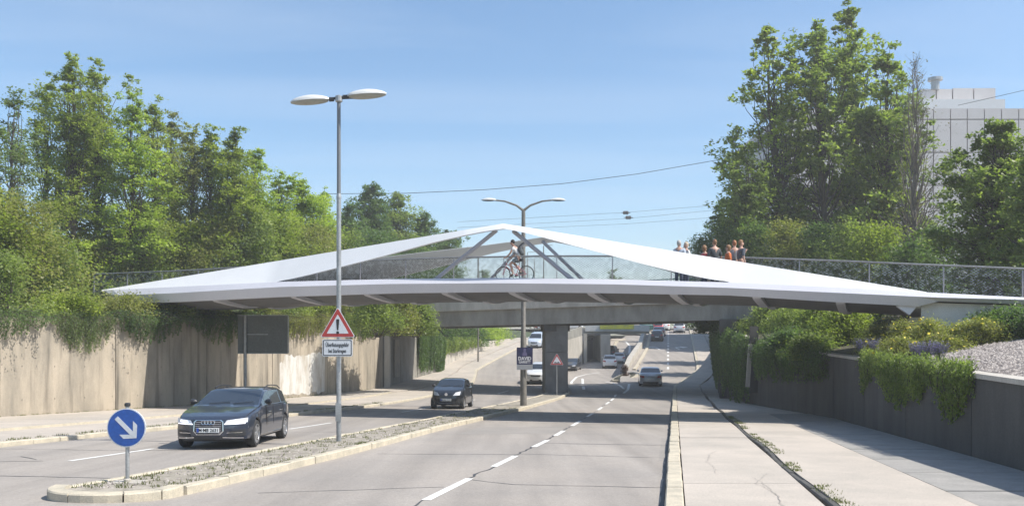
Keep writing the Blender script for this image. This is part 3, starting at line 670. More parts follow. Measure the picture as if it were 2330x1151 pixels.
# tunnel portal wall: two pale piers with the dark opening between
def blk(name, px0, px1, D0, D1, z0, z1, m, parent=up):
    a = at(px0, D0); b = at(px1, D0)
    mb = MB(); mb.box((a.x, D0, z0), (b.x, D1, z1)); return mb.build(name, m, parent)
blk('portal_pier', 1367, 1389, 119.5, 131, -3.2, 1.8, M_PALE)
blk('portal_pier', 1328, 1336, 118.5, 120, -3.2, 1.9, M_PALE)
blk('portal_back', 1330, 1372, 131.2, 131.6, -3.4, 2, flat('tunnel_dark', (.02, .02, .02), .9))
blk('portal_roof', 1328, 1389, 120.1, 131, 1.62, 1.85, M_DCONC)
blk('crossing_deck', 1326, 1478, 124, 136, 1.86, 2.75, M_PALE)
blk('crossing_parapet', 1332, 1478, 123.5, 123.9, 2.2, 3.05, mat('pale_panel', (.62, .62, .6), .6, (.5, .5, .48), 2, 20))
pts = [(at(1389, 121).x, 131), (at(1398, 130).x, 140), (17.5, 152), (21.5, 170), (27, 190)]
vwall('curve_kerb', [(at(1377, 131).x+.9, 128), (at(1386, 140).x+.5, 140), (18, 152), (19.8, 165), (23, 178)], lambda d: -3, lambda d: zm(d)+.15, M_KERB, .5)
vwall('curve_pavement', [(at(1377, 131).x+.3, 131), (15.2, 140), (17.4, 152), (19.2, 165), (22.4, 178)], lambda d: -3, lambda d: zm(d)+.14, M_PATH, 2.5)
# rail on the crossing with its yellow banner
rail = empty('street_railing', label='thin metal railing on the crossing above the underpass', cat='railing')
mb = MB(); a = at(1300, 123.6); b = at(1480, 123.6)
mb.tube([(a.x-1, 112, zp(112)+2.9), (at(1335, 123.6).x, 123.6, 4.0), (b.x, 123.6, 4.0)], .05, 6); mb.tube([(at(1335, 123.6).x, 123.6, 3.6), (b.x, 123.6, 3.6)], .03, 6); mb.build('handrail', M_GALV, rail)
for px in range(1340, 1481, 17):
    p = at(px, 123.6); mb = MB(); mb.tube([(p.x, 123.6, 3.0), (p.x, 123.6, 4.0)], .035, 6); mb.build('post', M_GALV, rail)
bn = MB(); n = 24
rows = []
for i in range(n+1):
    px = 1365+(1443-1365)*i/n; p = at(px, 123.3); zz1 = 2.95+.10*math.sin(i*.6)*.3
    rows.append([(p.x, 123.3+.05*math.sin(i*1.3), 2.52), (p.x, 123.33+.05*math.sin(i*1.3), 3.22+.04*math.sin(i))])
vs, fs = loft(rows); tag(mesh('banner', vs, fs, mat('banner_cloth', (.8, .72, .05), .8, (.45, .45, .2), .8, 10, contrast=(.5, .7))), 'long yellow banner tied along the crossing above the underpass', 'banner')
# guard rail on the upper road behind the pier
gr = empty('guard_railing', label='short grey pedestrian guard rail left of the bridge pier', cat='railing')
for i in range(6):
    x, d = lb(84+i*2.2)-.35, 84+i*2.2; mb = MB(); mb.tube([(x, d, zp(d)), (x, d, zp(d)+1.0)], .03, 6); mb.build('post', M_GALV, gr)
mb = MB(); mb.tube([(lb(84)-.35, 84, zp(84)+1), (lb(95)-.35, 95, zp(95)+1)], .03, 6); mb.tube([(lb(84)-.35, 84, zp(84)+.5), (lb(95)-.35, 95, zp(95)+.5)], .025, 6); mb.build('rail', M_GALV, gr)
# island nose with little tree comes with the plants
isl = empty('traffic_island'); isl['kind'] = 'structure'
mb = MB(); ang = np.linspace(0, 2*math.pi, 20, endpoint=False)
poly = [(9.9+1.25*math.cos(a)+(.35*(1+math.sin(a))), 80+3.0*math.sin(a)) for a in ang]
zi = -1.9; zis = lambda y, x=10: zm(y)+(zp(y)-zm(y))*min(1, max(0, (x-9)/2.4))+.13
mb.add([(x, y, -2.8) for x, y in poly]+[(x, y, zis(y, x)) for x, y in poly], [tuple(range(20, 40))]+[(i, (i+1) % 20, 20+(i+1) % 20, 20+i) for i in range(20)]); mb.build('island_kerb', M_KERB, isl)
mesh('island_bed', [(9.9+1.0*math.cos(a)+(.35*(1+math.sin(a))), 80+2.6*math.sin(a), zis(80+2.6*math.sin(a), 9.9+1.0*math.cos(a)+(.35*(1+math.sin(a))))+.02) for a in ang], [tuple(range(20))], M_SOIL, isl)

# ------------------------------------------------ office building behind the right trees
bd = empty('office_block', (52, 104, 0), label='pale grey panelled office block behind the tall trees on the right', cat='building')
M_PANEL = mat('facade_panel', (.60, .565, .55), .7, (.54, .505, .49), .4, 20); M_JNT = flat('panel_joint', (.2, .19, .185), .8)
def Zp(py, D): return z_py(py, D)
Db = 104
xL = at(1795, Db).x; xR = 78
core = MB(); core.box((xL+.1, Db+.25, 0), (xR, Db+26, Zp(246, Db)-.1), Matrix.Translation((-52, -104, 0))); core.build('wall_core', M_JNT, bd)
colsx = [1795, 1860, 1925, 1990, 2060, 2124, 2163, 2201, 2240, 2279, 2318, 2357, 2396, 2435, 2480, 2520, 2600]
rowsy = [246, 272, 347, 422, 497, 560, 640, 700]
xs = [at(p, Db).x for p in colsx]; zsr = [Zp(y, Db) for y in rowsy]
for r in range(len(zsr)-1):
    for c in range(len(xs)-1):
        mb = MB(); g_ = .06; mb.box((xs[c]+g_, Db, zsr[r+1]+g_), (xs[c+1]-g_, Db+.22, zsr[r]-g_), Matrix.Translation((-52, -104, 0))); mb.build('facade_panel', M_PANEL, bd)
for i in range(6):
    for r in range(len(zsr)-1):
        mb = MB(); mb.box((xL-.12, Db+.3+i*4.3, zsr[r+1]+.06), (xL+.08, Db+.3+i*4.3+4.2, zsr[r]-.06), Matrix.Translation((-52, -104, 0))); mb.build('facade_panel', M_PANEL, bd)
mb = MB(); mb.box((at(2060, Db+6).x, Db+5, zsr[0]-.1), (at(2277, Db+6).x, Db+20, Zp(226, Db+5)), Matrix.Translation((-52, -104, 0))); mb.build('roof_slab', M_WHITE, bd)
for px0, px1 in ((2095, 2130), (2131, 2167), (2168, 2215), (2216, 2266)):
    mb = MB(); mb.box((at(px0+1, Db+8).x, Db+8, Zp(226, Db+8)), (at(px1-1, Db+8).x, Db+16, Zp(203 if px0 < 2160 else 201, Db+8)), Matrix.Translation((-52, -104, 0))); mb.build('plant_room', M_PANEL, bd)
mb = MB(); p = at(2128, Db+8); mb.lathe([(.5, Zp(205, Db+8)), (.5, Zp(185, Db+8)), (.9, Zp(184, Db+8)), (.9, Zp(178, Db+8))], 10, Matrix.Translation((p.x-52, 8, 0))); mb.build('chimney', M_GALV, bd)
# pale low buildings beyond the junction
def bg_house(px0, px1, y0, y1, D, label, col, wins):
    a = at(px0, D); b = at(px1, D); e = empty('far_building', (a.x, D, 0), label=label, cat='building')
    mb = MB(); mb.box((0, 0, Zp(y1, D)), (b.x-a.x, 9, Zp(y0, D))); mb.build('wall', mat('render_'+label[:9].replace(' ', '_'), col, .8), e)
    mb = MB(); mb.box((-.4, -.4, Zp(y0, D)+.01), (b.x-a.x+.4, 9.4, Zp(y0, D)+.4)); mb.build('roof', M_DCONC, e)
    for i in range(wins):
        x = (b.x-a.x)*(i+.5)/wins; mb = MB(); mb.box((x-.8, -.08, Zp(y1, D)+1.2), (x+.8, -.01, Zp(y1, D)+2.8)); mb.build('window', flat('far_glass', (.06, .07, .08), .1), e)
bg_house(1150, 1235, 700, 741, 215, 'white low building far behind the left road', (.7, .68, .63), 6)
bg_house(1290, 1400, 698, 742, 225, 'grey low building far beyond the crossing banner', (.45, .44, .43), 7)
bg_house(1405, 1475, 705, 741, 235, 'cream shop front far beyond the junction', (.68, .6, .5), 5)
# ------------------------------------------------ plants
def leaf_quads(cent, size, up=.55, asp=.55, droop=0):
    n = len(cent); nrm = RNG.normal(size=(n, 3)); nrm[:, 2] = np.abs(nrm[:, 2])*.9+up; nrm += np.array(SUN)*.55
    nrm /= np.linalg.norm(nrm, axis=1)[:, None]
    t = np.cross(nrm, RNG.normal(size=(n, 3))); t[:, 2] -= droop; t /= np.linalg.norm(t, axis=1)[:, None]+1e-9
    b = np.cross(nrm, t); sz = (size*RNG.uniform(.6, 1.25, n))[:, None]
    V = np.empty((n, 4, 3)); V[:, 0] = cent-t*sz*.5; V[:, 1] = cent+b*sz*asp*.5+t*sz*.05-nrm*sz*.12; V[:, 2] = cent+t*sz*.5; V[:, 3] = cent-b*sz*asp*.5+t*sz*.05-nrm*sz*.12
    return V.reshape(-1, 3)
def leaves(name, cent, size, m, parent=None, kind=None, **k):
    V = leaf_quads(cent, size, **k); n = len(cent)
    F_ = np.arange(n*4).reshape(n, 4)
    return npmesh(name, V, F_, m, parent, kind)
def ptube(mb, a, b, r0, r1, bend=.1, n=6, seg=4):
    a = Vector(a); b = Vector(b); L = (b-a).length; o = Vector((random.uniform(-1, 1), random.uniform(-1, 1), random.uniform(-.2, .6)))*bend*L
    mb.tube([a.lerp(b, t/seg)+o*math.sin(math.pi*t/seg) for t in range(seg+1)], [r0+(r1-r0)*t/seg for t in range(seg+1)], n)
def tree(label, x, y, z0, H, Rr, m, n_clump=110, per=150, leaf=.17, base=.15, pts=1.0, cr=.55, trunk=.16, seed=None, profile=None, kindname='broadleaf_tree', top_=True, group=None, bark=M_BARK, lean=0, bias=.55, nleader=0):
    e = empty(kindname, (x, y, z0), label=label, cat='tree', group=group)
    prof = profile or (lambda t: (max(0, 1-t)**.75)*(.55+.45*min(1, t/.25)))
    cs = []; tries = 0
    while len(cs) < n_clump and tries < 9000:
        tries += 1
        t = random.random(); r = prof(t)
        if random.random() > r*.9+.12: continue
        a = random.uniform(0, 2*math.pi); q = Rr*r*(random.random()**bias)
        q *= .75+.35*math.sin(a*3+t*9+x)
        cs.append((math.cos(a)*q+lean*t*H, math.sin(a)*q, H*(base+(1-base)*t*.97)))
    for i in range(nleader):
        a = random.uniform(0, 6.28); q = random.uniform(.2, .6)*Rr; h = random.uniform(.72, .97)
        for k in range(5): cs.append((math.cos(a)*q+lean*H*h, math.sin(a)*q, H*(h-.04*k)))
    for k in range(4 if top_ else 0): cs.append((random.uniform(-.15, .15)+lean*H, random.uniform(-.15, .15), H*(1-.03*k)))
    cs = np.array(cs)
    C = []
    for c in cs:
        k = int(per*random.uniform(.5, 1.4)); s_ = cr*random.uniform(.6, 1.3)*(1 if c[2] < H*.85 else .6)
        # a clump is a few sprays of leaves
        ns = 5; sp = c+RNG.normal(size=(ns, 3))*s_*np.array([.75, .75, .5])
        idx = RNG.integers(0, ns, k)
        C.append(sp[idx]+RNG.normal(size=(k, 3))*s_*np.array([.34, .34, .2]))
    C = np.concatenate(C)
    C[:, 2] = np.maximum(C[:, 2], .1)
    leaves('crown', C, leaf, m, e)
    mb = MB(); top = Vector((lean*H, 0, H*.95)); pp = []
    for i in range(9):
        t = i/8; pp.append(Vector((lean*H*t+math.sin(i*1.7+x)*.06*t*3, math.cos(i*2.1+x)*.05*t*3, H*.95*t)))
    mb.tube(pp, [trunk*(1-.9*i/8)*(1.35 if i == 0 else 1) for i in range(9)], 8)
    mb.build('trunk', bark, e, smooth=True)
    mb = MB()
    for i, c in enumerate(cs):
        h = max(H*.08, min(c[2]*random.uniform(.55, .9), H*.93)); t = h/(H*.95)
        ptube(mb, (lean*H*t, 0, h), c, trunk*.32*(1-t*.7)+.008, .006, .12, 5, 3)
    mb.build('limbs', bark, e, smooth=True)
    return e
def bush(label, x, y, z0, w_, h, m, n_clump=40, per=110, leaf=.14, cr=.35, name='shrub', cat='shrub', d_=None, group=None, flowers=None):
    e = empty(name, (x, y, z0), label=label, cat=cat, group=group)
    d_ = d_ or w_
    C = []; cs = []
    for i in range(n_clump):
        a = random.uniform(0, 6.28); q = random.random()**.6; zz1 = h*random.random()**.8
        f = math.sqrt(max(.08, 1-(zz1/h)**2)); c = np.array([math.cos(a)*q*w_*f, math.sin(a)*q*d_*f, max(.05, zz1)]); cs.append(c)
        C.append(c+RNG.normal(size=(int(per*random.uniform(.6, 1.3)), 3))*cr*np.array([.7, .7, .55]))
    C = np.concatenate(C); C[:, 2] = np.maximum(C[:, 2], .02)
    leaves('foliage', C, leaf, m, e)
    mb = MB()
    for c in cs[:14]: ptube(mb, (c[0]*.1, c[1]*.1, -.1), c, .035, .008, .1, 5, 3)
    mb.build('stems', M_BARK, e, smooth=True)
    if flowers:
        k = 90; i = RNG.integers(0, len(C), k); P_ = C[i]+RNG.normal(size=(k, 3))*.03; P_[:, 2] += .05
        leaves('blossom', P_, .09, flowers, e, up=1, asp=1)
    return e
lz = lambda D: lwt(min(D, 82))+.15
def lt(px, py, D, **k):     # a tree of the left bank whose top shows at px, py
    p = at(px, D, py); z0 = lz(D)+.3; return p.x, D, z0, p.z-z0
MIX = [L_MAPLE, L_BRIGHT, L_MAPLE, L_OLIVE]
LT = [
 (-45, 215, 47, 3.0, L_FEATH, 'feathery pale green tree cut by the left edge of the picture', 60, 130),
 (28, 205, 52, 2.3, L_FEATH, 'thin airy tree with sparse spring leaves at far left', 55, 90),
 (105, 200, 54, 3.0, L_MAPLE, 'tree of the left row standing just left of the tallest one', 110, 120),
 (168, 128, 50, 2.9, L_MAPLE, 'tallest maple of the left row, first of its twin tops', 150, 140),
 (222, 142, 53, 2.9, L_MAPLE, 'second twin top of the left row, right of the tallest maple', 150, 140),
 (300, 222, 51, 2.7, L_BRIGHT, 'bright maple on the slope of the left skyline below the twin tops', 130, 140),
 (352, 236, 57, 2.7, L_MAPLE, 'maple in the middle of the left skyline with a broad olive top', 120, 140),
 (392, 258, 60, 2.6, L_OLIVE, 'olive coloured tree in the middle of the left tree row', 110, 130),
 (440, 292, 55, 2.5, L_OLIVE, 'browner tree with thin foliage showing its branches, middle of the left row', 80, 110),
 (478, 290, 61, 2.6, L_MAPLE, 'tree with a small pointed tip in the right half of the left row', 110, 140),
 (535, 297, 60, 2.8, L_MAPLE, 'round headed maple right of the pointed tip on the left skyline', 130, 150),
 (580, 345, 63, 2.6, L_BRIGHT, 'bright green maple where the left skyline steps down', 110, 150),
 (632, 396, 66, 2.6, L_BRIGHT, 'light green tree behind the left half of the white arch', 110, 150),
 (685, 404, 68, 2.7, L_BRIGHT, 'fresh green tree left of the near street lamp pole', 120, 150),
 (735, 440, 72, 2.5, L_BRIGHT, 'low fresh green tree directly behind the near street lamp pole', 90, 150),
]
for px, py, D, Rr, m, lab, nc, per in LT:
    D = D+6 if 60 < px < 460 else D; Rr = Rr*1.1
    x, y, z0, H = lt(px, py, D)
    tree(lab, x, y, z0, H, Rr*1.12, m, nc, per, leaf=.21, base=.08, cr=.62, group='trees of the left row', nleader=2, profile=lambda t: (max(0, 1-t)**.5)*(.7+.3*min(1, t/.25)), kindname='maple_tree')
for px, py, D, Rr, lab in ((800, 455, 86, 2.8, 'dark tree just right of the near street lamp pole'), (848, 412, 90, 2.6, 'highest dark tree between the two street lamps'), (905, 428, 94, 2.6, 'dark green tree right of the highest one between the lamps'),
                           (955, 480, 98, 2.8, 'spreading dark tree where the wood runs down to the arch'), (1010, 510, 103, 2.6, 'last dark tree with ragged tips left of the arch peak')):
    p = at(px, D, py); z0 = 1.9
    tree(lab, p.x, D, z0, p.z-z0, Rr*1.25, L_DARK if px != 905 else L_GREEN2, 170, 130, leaf=.28, base=.1, cr=.85, top_=False, nleader=3, group='dark trees between the street lamps', profile=lambda t: (max(0, 1-t)**.45)*(.8+.2*min(1, t/.2)), kindname='conifer_tree')
# understorey that closes the wood below
k = 0
US = [(-40, 440, 40), (40, 455, 41), (75, 540, 43), (175, 575, 57), (250, 540, 57.5), (330, 500, 58), (410, 520, 59), (490, 500, 59.5), (560, 480, 60), (640, 500, 62), (720, 520, 64), (790, 540, 70), (860, 535, 76), (930, 560, 82), (990, 575, 88)]
USL = ['leafy shrub at the very left edge above the wall', 'large shrub at left above the beige wall', 'olive shrub mound left of the white bridge tip', 'shrub just above the left tip of the white bridge', 'shrub behind the left end of the dark railing',
       'green thicket behind the left railing, beneath the twin tops', 'thicket behind the left railing below the skyline slope', 'thicket above the thin end of the left arch', 'thicket over the left arch, left of its middle', 'thicket over the middle of the left arch',
       'thicket left of the near lamp pole over the arch', 'thicket right of the near lamp pole over the arch', 'olive thicket over the inner part of the left arch', 'thicket seen over the rear arch', 'thicket ending left of the arch peak']
for (px, py, D), lab in zip(US, USL):
    p = at(px, D, py); z0 = lz(D)-.1; h = p.z-z0
    bush(lab, p.x, D, z0, 2.6+D*.012, h, [L_MAPLE, L_OLIVE, L_GREEN2][k % 3] if k < 12 else L_DARK, 90, 130, leaf=.19, cr=.6, name='thicket', group='shrubs in front of the left trees'); k += 1
# low hedge along the wall top and under the bridge
HL = ['clump of shrubs on the wall top at the left edge', 'second clump of shrubs along the left wall top', 'clump hanging over the wall left of the white bridge tip', 'dark clump on the wall right under the bridge tip', 'clump on the wall top below the first bridge rib', 'clump on the wall top left of the dark sign panel',
      'clump on the wall top behind the dark sign panel', 'clump on the wall top between dark panel and warning triangle', 'bright clump behind the warning triangle', 'clump on the wall top right of the warning triangle', 'clump at the far end of the beige wall', 'clump above the corner of the road bridge']
for i, d in enumerate((31, 34, 37.2, 40.5, 43.5, 46.5, 50, 53, 56, 59, 62, 65)):
    bush(HL[i], lw(d)-.75+(.35 if d > 55 else 0), d, lz(d)-.1, 1.7, 1.25+(.5 if d > 50 else 0)+(1.0 if d < 36 else (-.5 if d < 45 else 0)), [L_OLIVE, L_GREEN2, L_MAPLE][i % 3], 46, 120, leaf=.13, cr=.34, name='shrub', group='shrubs along the left wall top')
# hanging growth over the left wall: strands
def hanging(label, P, top, d0, d1, side, n, Lmax, m, leaf=.075, out_=.12, dens=60, name='hanging_ivy', asp=.5, front=.22, peak=None):
    e = empty(name, (0, 0, 0), label=label, cat='ivy', group='plants hanging over the walls')
    C = []; mb = MB()
    for i in range(n):
        d = random.uniform(d0, d1); t = (d-d0)/(d1-d0); env = math.sin(math.pi*min(1, max(0, t)))**.6 if peak is None else peak(t)
        L = Lmax*env*random.uniform(.35, 1.0)+.15; x = poly_at(P, d); z = top(d)
        o = front*random.uniform(.25, 1.3); q = np.linspace(0, 1, max(4, int(L*dens/6)))
        xs_ = x+side*(o*np.minimum(1, q*3+.15))*(1-.35*q)
        pts_ = np.stack([xs_, d+.1*np.sin(q*4+i)+q*.05, z+.12-L*q], 1)
        if i % 3 == 0: mb.tube([Vector(v) for v in pts_[::max(1, len(pts_)//4)]], .008, 4)
        rep = np.repeat(pts_, 6, 0)*1.0; taper = np.repeat(1.15-.8*q, 6)[:, None]
        C.append(rep+RNG.normal(size=rep.shape)*np.array([.05, out_, .07])*taper)
    C = np.concatenate(C)
    sgn = side
    xs_w = np.interp(C[:, 1], [p[1] for p in P], [p[0] for p in P])
    C[:, 0] = np.where((C[:, 0]-xs_w)*sgn < .02, xs_w+sgn*RNG.uniform(.02, .1, len(C)), C[:, 0])
    leaves('foliage', C, leaf, m, e, up=.1, asp=asp, droop=1.2); mb.build('stems', M_BARK, e, kind='stuff', smooth=True)
    return e
hanging('feathery green plant hanging furthest down the beige wall, left of the bridge tip', LW, lwt, 35.2, 38.6, 1, 150, 1.5, L_FEATH, .10, .13, 60, asp=.3, front=.35)
hanging('short ivy fringe over the wall at the left edge', LW, lwt, 24, 35, 1, 170, 1.1, L_DARK, .10, .12, front=.6)
hanging('dark ivy fringe below the left bridge tip', LW, lwt, 38.4, 43, 1, 110, 1.2, L_DARK, .10, front=.6)
hanging('ivy fringe on the beige wall left of the dark sign panel', LW, lwt, 43, 49.5, 1, 150, 1.5, L_DARK, .10, front=.7)
hanging('ivy over the white painted patch of the wall', LW, lwt, 49, 58, 1, 190, 1.3, L_OLIVE, .11, front=.7)
hanging('ivy at the far end of the beige wall by the road bridge', LW, lwt, 58.5, 66, 1, 210, 1.7, L_GREEN2, .13, front=.5)
hanging('dense dark ivy curtain covering the wall beyond the road bridge', LW+P2, lambda d: 2.4 if d < 81 else 1.6, 76, 84, 1, 260, 3.9, L_DARK, .16, .2, 60, front=.5, peak=lambda t: 1)
hanging('ivy hanging over the low pale wall beyond the bridge', P2, lambda d: 1.2, 85, 101, 1, 240, 1.6, L_GREEN2, .2, .3, 45, front=.7, peak=lambda t: .9-.4*t)
BU = [('large leafy bush over the left corner of the road bridge', 858, 672, 56, 1.8, L_GREEN2), ('leafy bush hanging at the left end of the road bridge girder', 900, 690, 58, 1.7, L_OLIVE), ('bush on top of the left bridge corner', 948, 684, 60, 1.3, L_GREEN2)]
for lab, px, py, D, w_, m in BU:
    p = at(px, D, py); z0 = 1.7; bush(lab, p.x, D, z0, w_, max(1.0, p.z-z0+.2), m, 70, 120, leaf=.16, cr=.4, group='bushes at the left bridge corner')
HB = ['first clump of the hedge behind the low pale wall', 'second clump of the hedge behind the low pale wall', 'third clump of the hedge behind the low pale wall', 'bright clump at the far end of the hedge', 'last bright clump of the hedge by the hilltop']
for i, (px, D) in enumerate(((985, 88), (1030, 95), (1075, 102), (1110, 110), (1135, 118))):
    p = at(px, D); zt_ = [1.3, 1.2, 1.0, .6, 1.2][i]
    bush(HB[i], p.x-1.0, D+2, zt_-.6, 2.9, 2.9, L_DARK if i < 3 else L_BRIGHT, 80, 120, leaf=.22, cr=.55, name='hedge_clump', group='hedge behind the low pale wall')
# trees beyond the hill
for px, py, D, lab in ((1100, 620, 150, 'distant tree above the hedge left of the cyclist'), (1395, 618, 170, 'low distant treetop seen through the railing right of the cyclist'), (1560, 600, 165, 'distant tree left of the people on the bridge'), (1620, 690, 150, 'dark tree over the end of the slip road'), (1230, 700, 190, 'small distant tree behind the red car'), (1500, 706, 200, 'distant tree over the queue of cars'), (1660, 640, 130, 'broad dark tree at the top right of the slip road')):
    p = at(px, D, py); tree(lab, p.x, D, 2.5, p.z-2.5, 3.2, L_DARK, 70, 90, leaf=.4, base=.05, cr=.9, kindname='distant_tree')

for D, dx, h, lab in ((70, 1.5, 9.5, 'dark tree on the bank just beyond the right end of the road bridge'), (79, 1.2, 8, 'second dark tree on the bank beside the slip road'), (90, 1.5, 9, 'third dark tree on the bank beside the slip road'), (104, 1.2, 8, 'tree shading the top of the slip road'), (120, 1, 9, 'tree by the junction at the top of the slip road')):
    tree(lab, rw(D)+dx, D, 2.0, h, 2.4, L_DARK, 80, 110, leaf=.3, base=.05, cr=.7, group='trees on the bank of the slip road', top_=False)
# right side: tall maples
rz = lambda D: rwt(min(D, 140))+1.2
RT = [(1742, 62, 62, 4.2, 'left one of the three tall maples on the right with a wide lower crown', 1790, 230, 0),
      (1862, 50, 60, 3.5, 'middle one of the three tall maples on the right, dark trunk bare at mid height', 1880, 210, 1),
      (1932, 0, 64, 3.3, 'tallest maple on the right with its tip at the top of the picture', 1965, 240, 2),
      (2022, 108, 58, 3.2, 'fourth maple right of the tallest one, before the grey building', 2010, 190, 3)]
for px, py, D, Rr, lab, pt, nc, i in RT:
    p = at(px, D, py); x = at(pt, D).x; z0 = rz(D)-.3; H = p.z-z0
    tree(lab, x, D, z0, H, (Rr+.9)*1.3, [L_MAPLE, L_GREEN2, L_MAPLE, L_GREEN2][i], int(nc*.66), 85, leaf=.34, base=.13, cr=.62, trunk=.26, group='tall maples on the right', lean=(p.x-x)/H, nleader=5, bias=.6,
         profile=lambda t: (max(0, 1-t)**.62)*(.75+.25*min(1, t/.3)), kindname='maple_tree')
for px, py, D, Rr, m, lab, nc in ((1672, 290, 66, 2.4, L_MAPLE, 'slender tree forming the left edge of the right tree group', 100), (1640, 455, 70, 2.0, L_DARK, 'small dark tree low at the left edge of the right tree group', 70), (1700, 330, 58, 2.3, L_GREEN2, 'maple filling the lower left of the right tree group', 100), (1820, 330, 66, 3.0, L_GREEN2, 'low crowned tree between the tall right maples', 80), (1925, 360, 67, 3.0, L_OLIVE, 'olive tree low between the tall right maples', 80), (2060, 320, 56, 1.7, L_MAPLE, 'narrow leafy tree at the corner of the grey building', 55)):
    p = at(px, D, py); z0 = rz(D)-.3
    tree(lab, p.x, D, z0, p.z-z0, Rr, m, int(nc*.8), 100, leaf=.25, base=.08, cr=.55, trunk=.13, nleader=2, kindname='broadleaf_tree', group='lower trees of the right group')
p = at(2082, 50, 128); e = tree('nearly bare tree with thin brown twigs before the grey building', p.x, 50, rz(50)-.3, p.z-rz(50)+.3, 2.6, L_DRY, 120, 14, leaf=.12, base=.25, cr=.7, trunk=.15, bark=M_BARKL, kindname='bare_tree', profile=lambda t: (max(0, 1-t)**.6))
mb = MB()
for i in range(420):
    h = random.uniform(.2, 1)*(p.z-rz(50)); a = random.uniform(0, 6.28); r0 = (1-h/14)*2.6*random.random()**.5*.9; c = Vector((math.cos(a)*r0, math.sin(a)*r0, h)); d = Vector((math.cos(a), math.sin(a), random.uniform(.5, 2))).normalized()*random.uniform(.4, 1.0)
    mb.tube([c, c+d*.5+Vector((random.uniform(-.08, .08), 0, 0)), c+d], [.012, .008, .004], 3)
mb.build('twigs', M_BARKL, e, 'stuff')
p = at(2262, 40, 268); tree('dense round dark green tree at the right edge', at(2268, 40).x, 40, rz(40)-.2, p.z-rz(40)+.2, 3.3, L_GREEN2, 300, 150, leaf=.2, base=.05, cr=.5, trunk=.2, top_=False, kindname='round_tree', profile=lambda t: math.sqrt(max(0, 1-(t*1.0)**2.2))*(.85+.15*min(1, t/.2)))
p = at(2360, 36, 330); tree('second dense dark tree mostly beyond the right edge', p.x, 36, rz(36)-.2, p.z-rz(36)+.2, 2.4, L_GREEN2, 120, 140, leaf=.2, base=.05, cr=.5, trunk=.2, kindname='round_tree')
# undergrowth on the right bank behind the railing
RU = [(1600, 545, 62, 'small shrub at the left foot of the right tree group'), (1650, 520, 60, 'dark shrub behind the people on the bridge'), (1720, 520, 56, 'dark shrub behind the start of the right railing'), (1790, 505, 54, 'olive shrub with yellow leaves behind the right railing'), (1860, 520, 52, 'shrub behind the right railing left of its middle'),
      (1930, 510, 50, 'bright shrub behind the middle of the right railing'), (2000, 520, 48, 'bright leafy shrub showing through the right railing'), (2070, 560, 46, 'shrub at the foot of the nearly bare tree'), (2140, 530, 47, 'dark shrub left of the dense round tree')]
for i, (px, py, D, lab) in enumerate(RU):
    p = at(px, D, py); z0 = rz(D)-.5
    bush(lab, p.x, D, z0, 2.2, max(1, p.z-z0), [L_DARK, L_DARK, L_DARK, L_OLIVE, L_DARK, L_GREEN2, L_MAPLE, L_DARK, L_DARK][i], 75, 120, leaf=.17, cr=.5, name='thicket', group='shrubs behind the right railing')
RB_ = [(1625, 715, 61, 1.6, L_DARK, 'dark bush hiding the right end of the road bridge'), (1680, 715, 56, 1.7, L_DARK, 'dark bush below the right half of the white bridge'), (1745, 700, 50, 1.7, L_GREEN2, 'light flecked bush left of the wall pillar strip'), (1800, 702, 45, 1.6, L_GREEN2, 'bush under the white bridge between its last ribs'),
       (1860, 700, 41, 1.5, L_GREEN2, 'bush under the white bridge left of the flowers'), (1925, 706, 38, 1.4, L_MAPLE, 'bush under the white bridge beside the abutment'), (1850, 775, 36.5, 1.0, L_GREEN2, 'lower bush spilling over the right wall'), (1790, 760, 40, 1.0, L_DARK, 'dark bush spilling over the right wall further back')]
for px, py, D, w_, m, lab in RB_:
    p = at(px, D, py); z0 = max(rwt(D)-.3, .6); bush(lab, p.x, D, z0, w_, max(.8, p.z-z0), m, 75, 130, leaf=.13, cr=.34, group='bushes on the right wall under the bridge')
hanging('dark ivy curtain on the shaded right wall under the bridge', RW, rwt, 33, 45, -1, 230, 1.9, L_DARK, .10, .12, 55, front=.45, peak=lambda t: .5+.5*t)
hanging('dark ivy curtain beside the right end of the road bridge', RW, rwt, 45, 66, -1, 260, 3.6, L_DARK, .14, .2, 50, front=.6, peak=lambda t: 1)
def arching(label, d0, d1, n, m):
    e = empty('arching_shrub', (0, 0, 0), label=label, cat='shrub', group='twigs arching out over the beige wall'); C = []; mb = MB()
    for i in range(n):
        d = random.uniform(d0, d1); o = random.uniform(.4, 1.1) if i % 3 else random.uniform(1, 1.9); up_ = random.uniform(.1, .3); x0 = lw(d)-.25; z = lwt(d)+.1; dd_ = random.uniform(-.25, .25)
        pts_ = [(x0+(o+.25)*t, d+dd_*t, z+up_*math.sin(t*2.2)-.42*t*t) for t in np.linspace(0, 1, 7)]
        if i % 2 == 0: mb.tube(pts_, [.010-.001*k for k in range(7)], 4)
        q = RNG.integers(1, 7, 26); C.append(np.array(pts_)[q]+RNG.normal(size=(26, 3))*np.array([.07, .06, .07]))
    leaves('foliage', np.concatenate(C), .10, m, e, asp=.4); mb.build('stems', M_BARK, e, kind='stuff')
arching('thin twigs arching over the wall at the left edge', 27, 34.5, 90, L_DARK)
arching('twigs arching over the wall just under the left bridge tip', 38.5, 43, 75, L_DARK)
arching('twigs arching over the wall left of the dark sign panel', 44, 49, 85, L_DARK)
arching('twigs arching above the white painted patch of the wall', 50, 57, 90, L_OLIVE)
hanging('green creeper draped over the right wall coping', RW, lambda d: rwt(d)+.12, 17.3, 21.4, -1, 120, 1.15, L_GREEN2, .085, .1, 70, front=.14, peak=lambda t: .25+.75*abs(math.sin(t*4.2)))
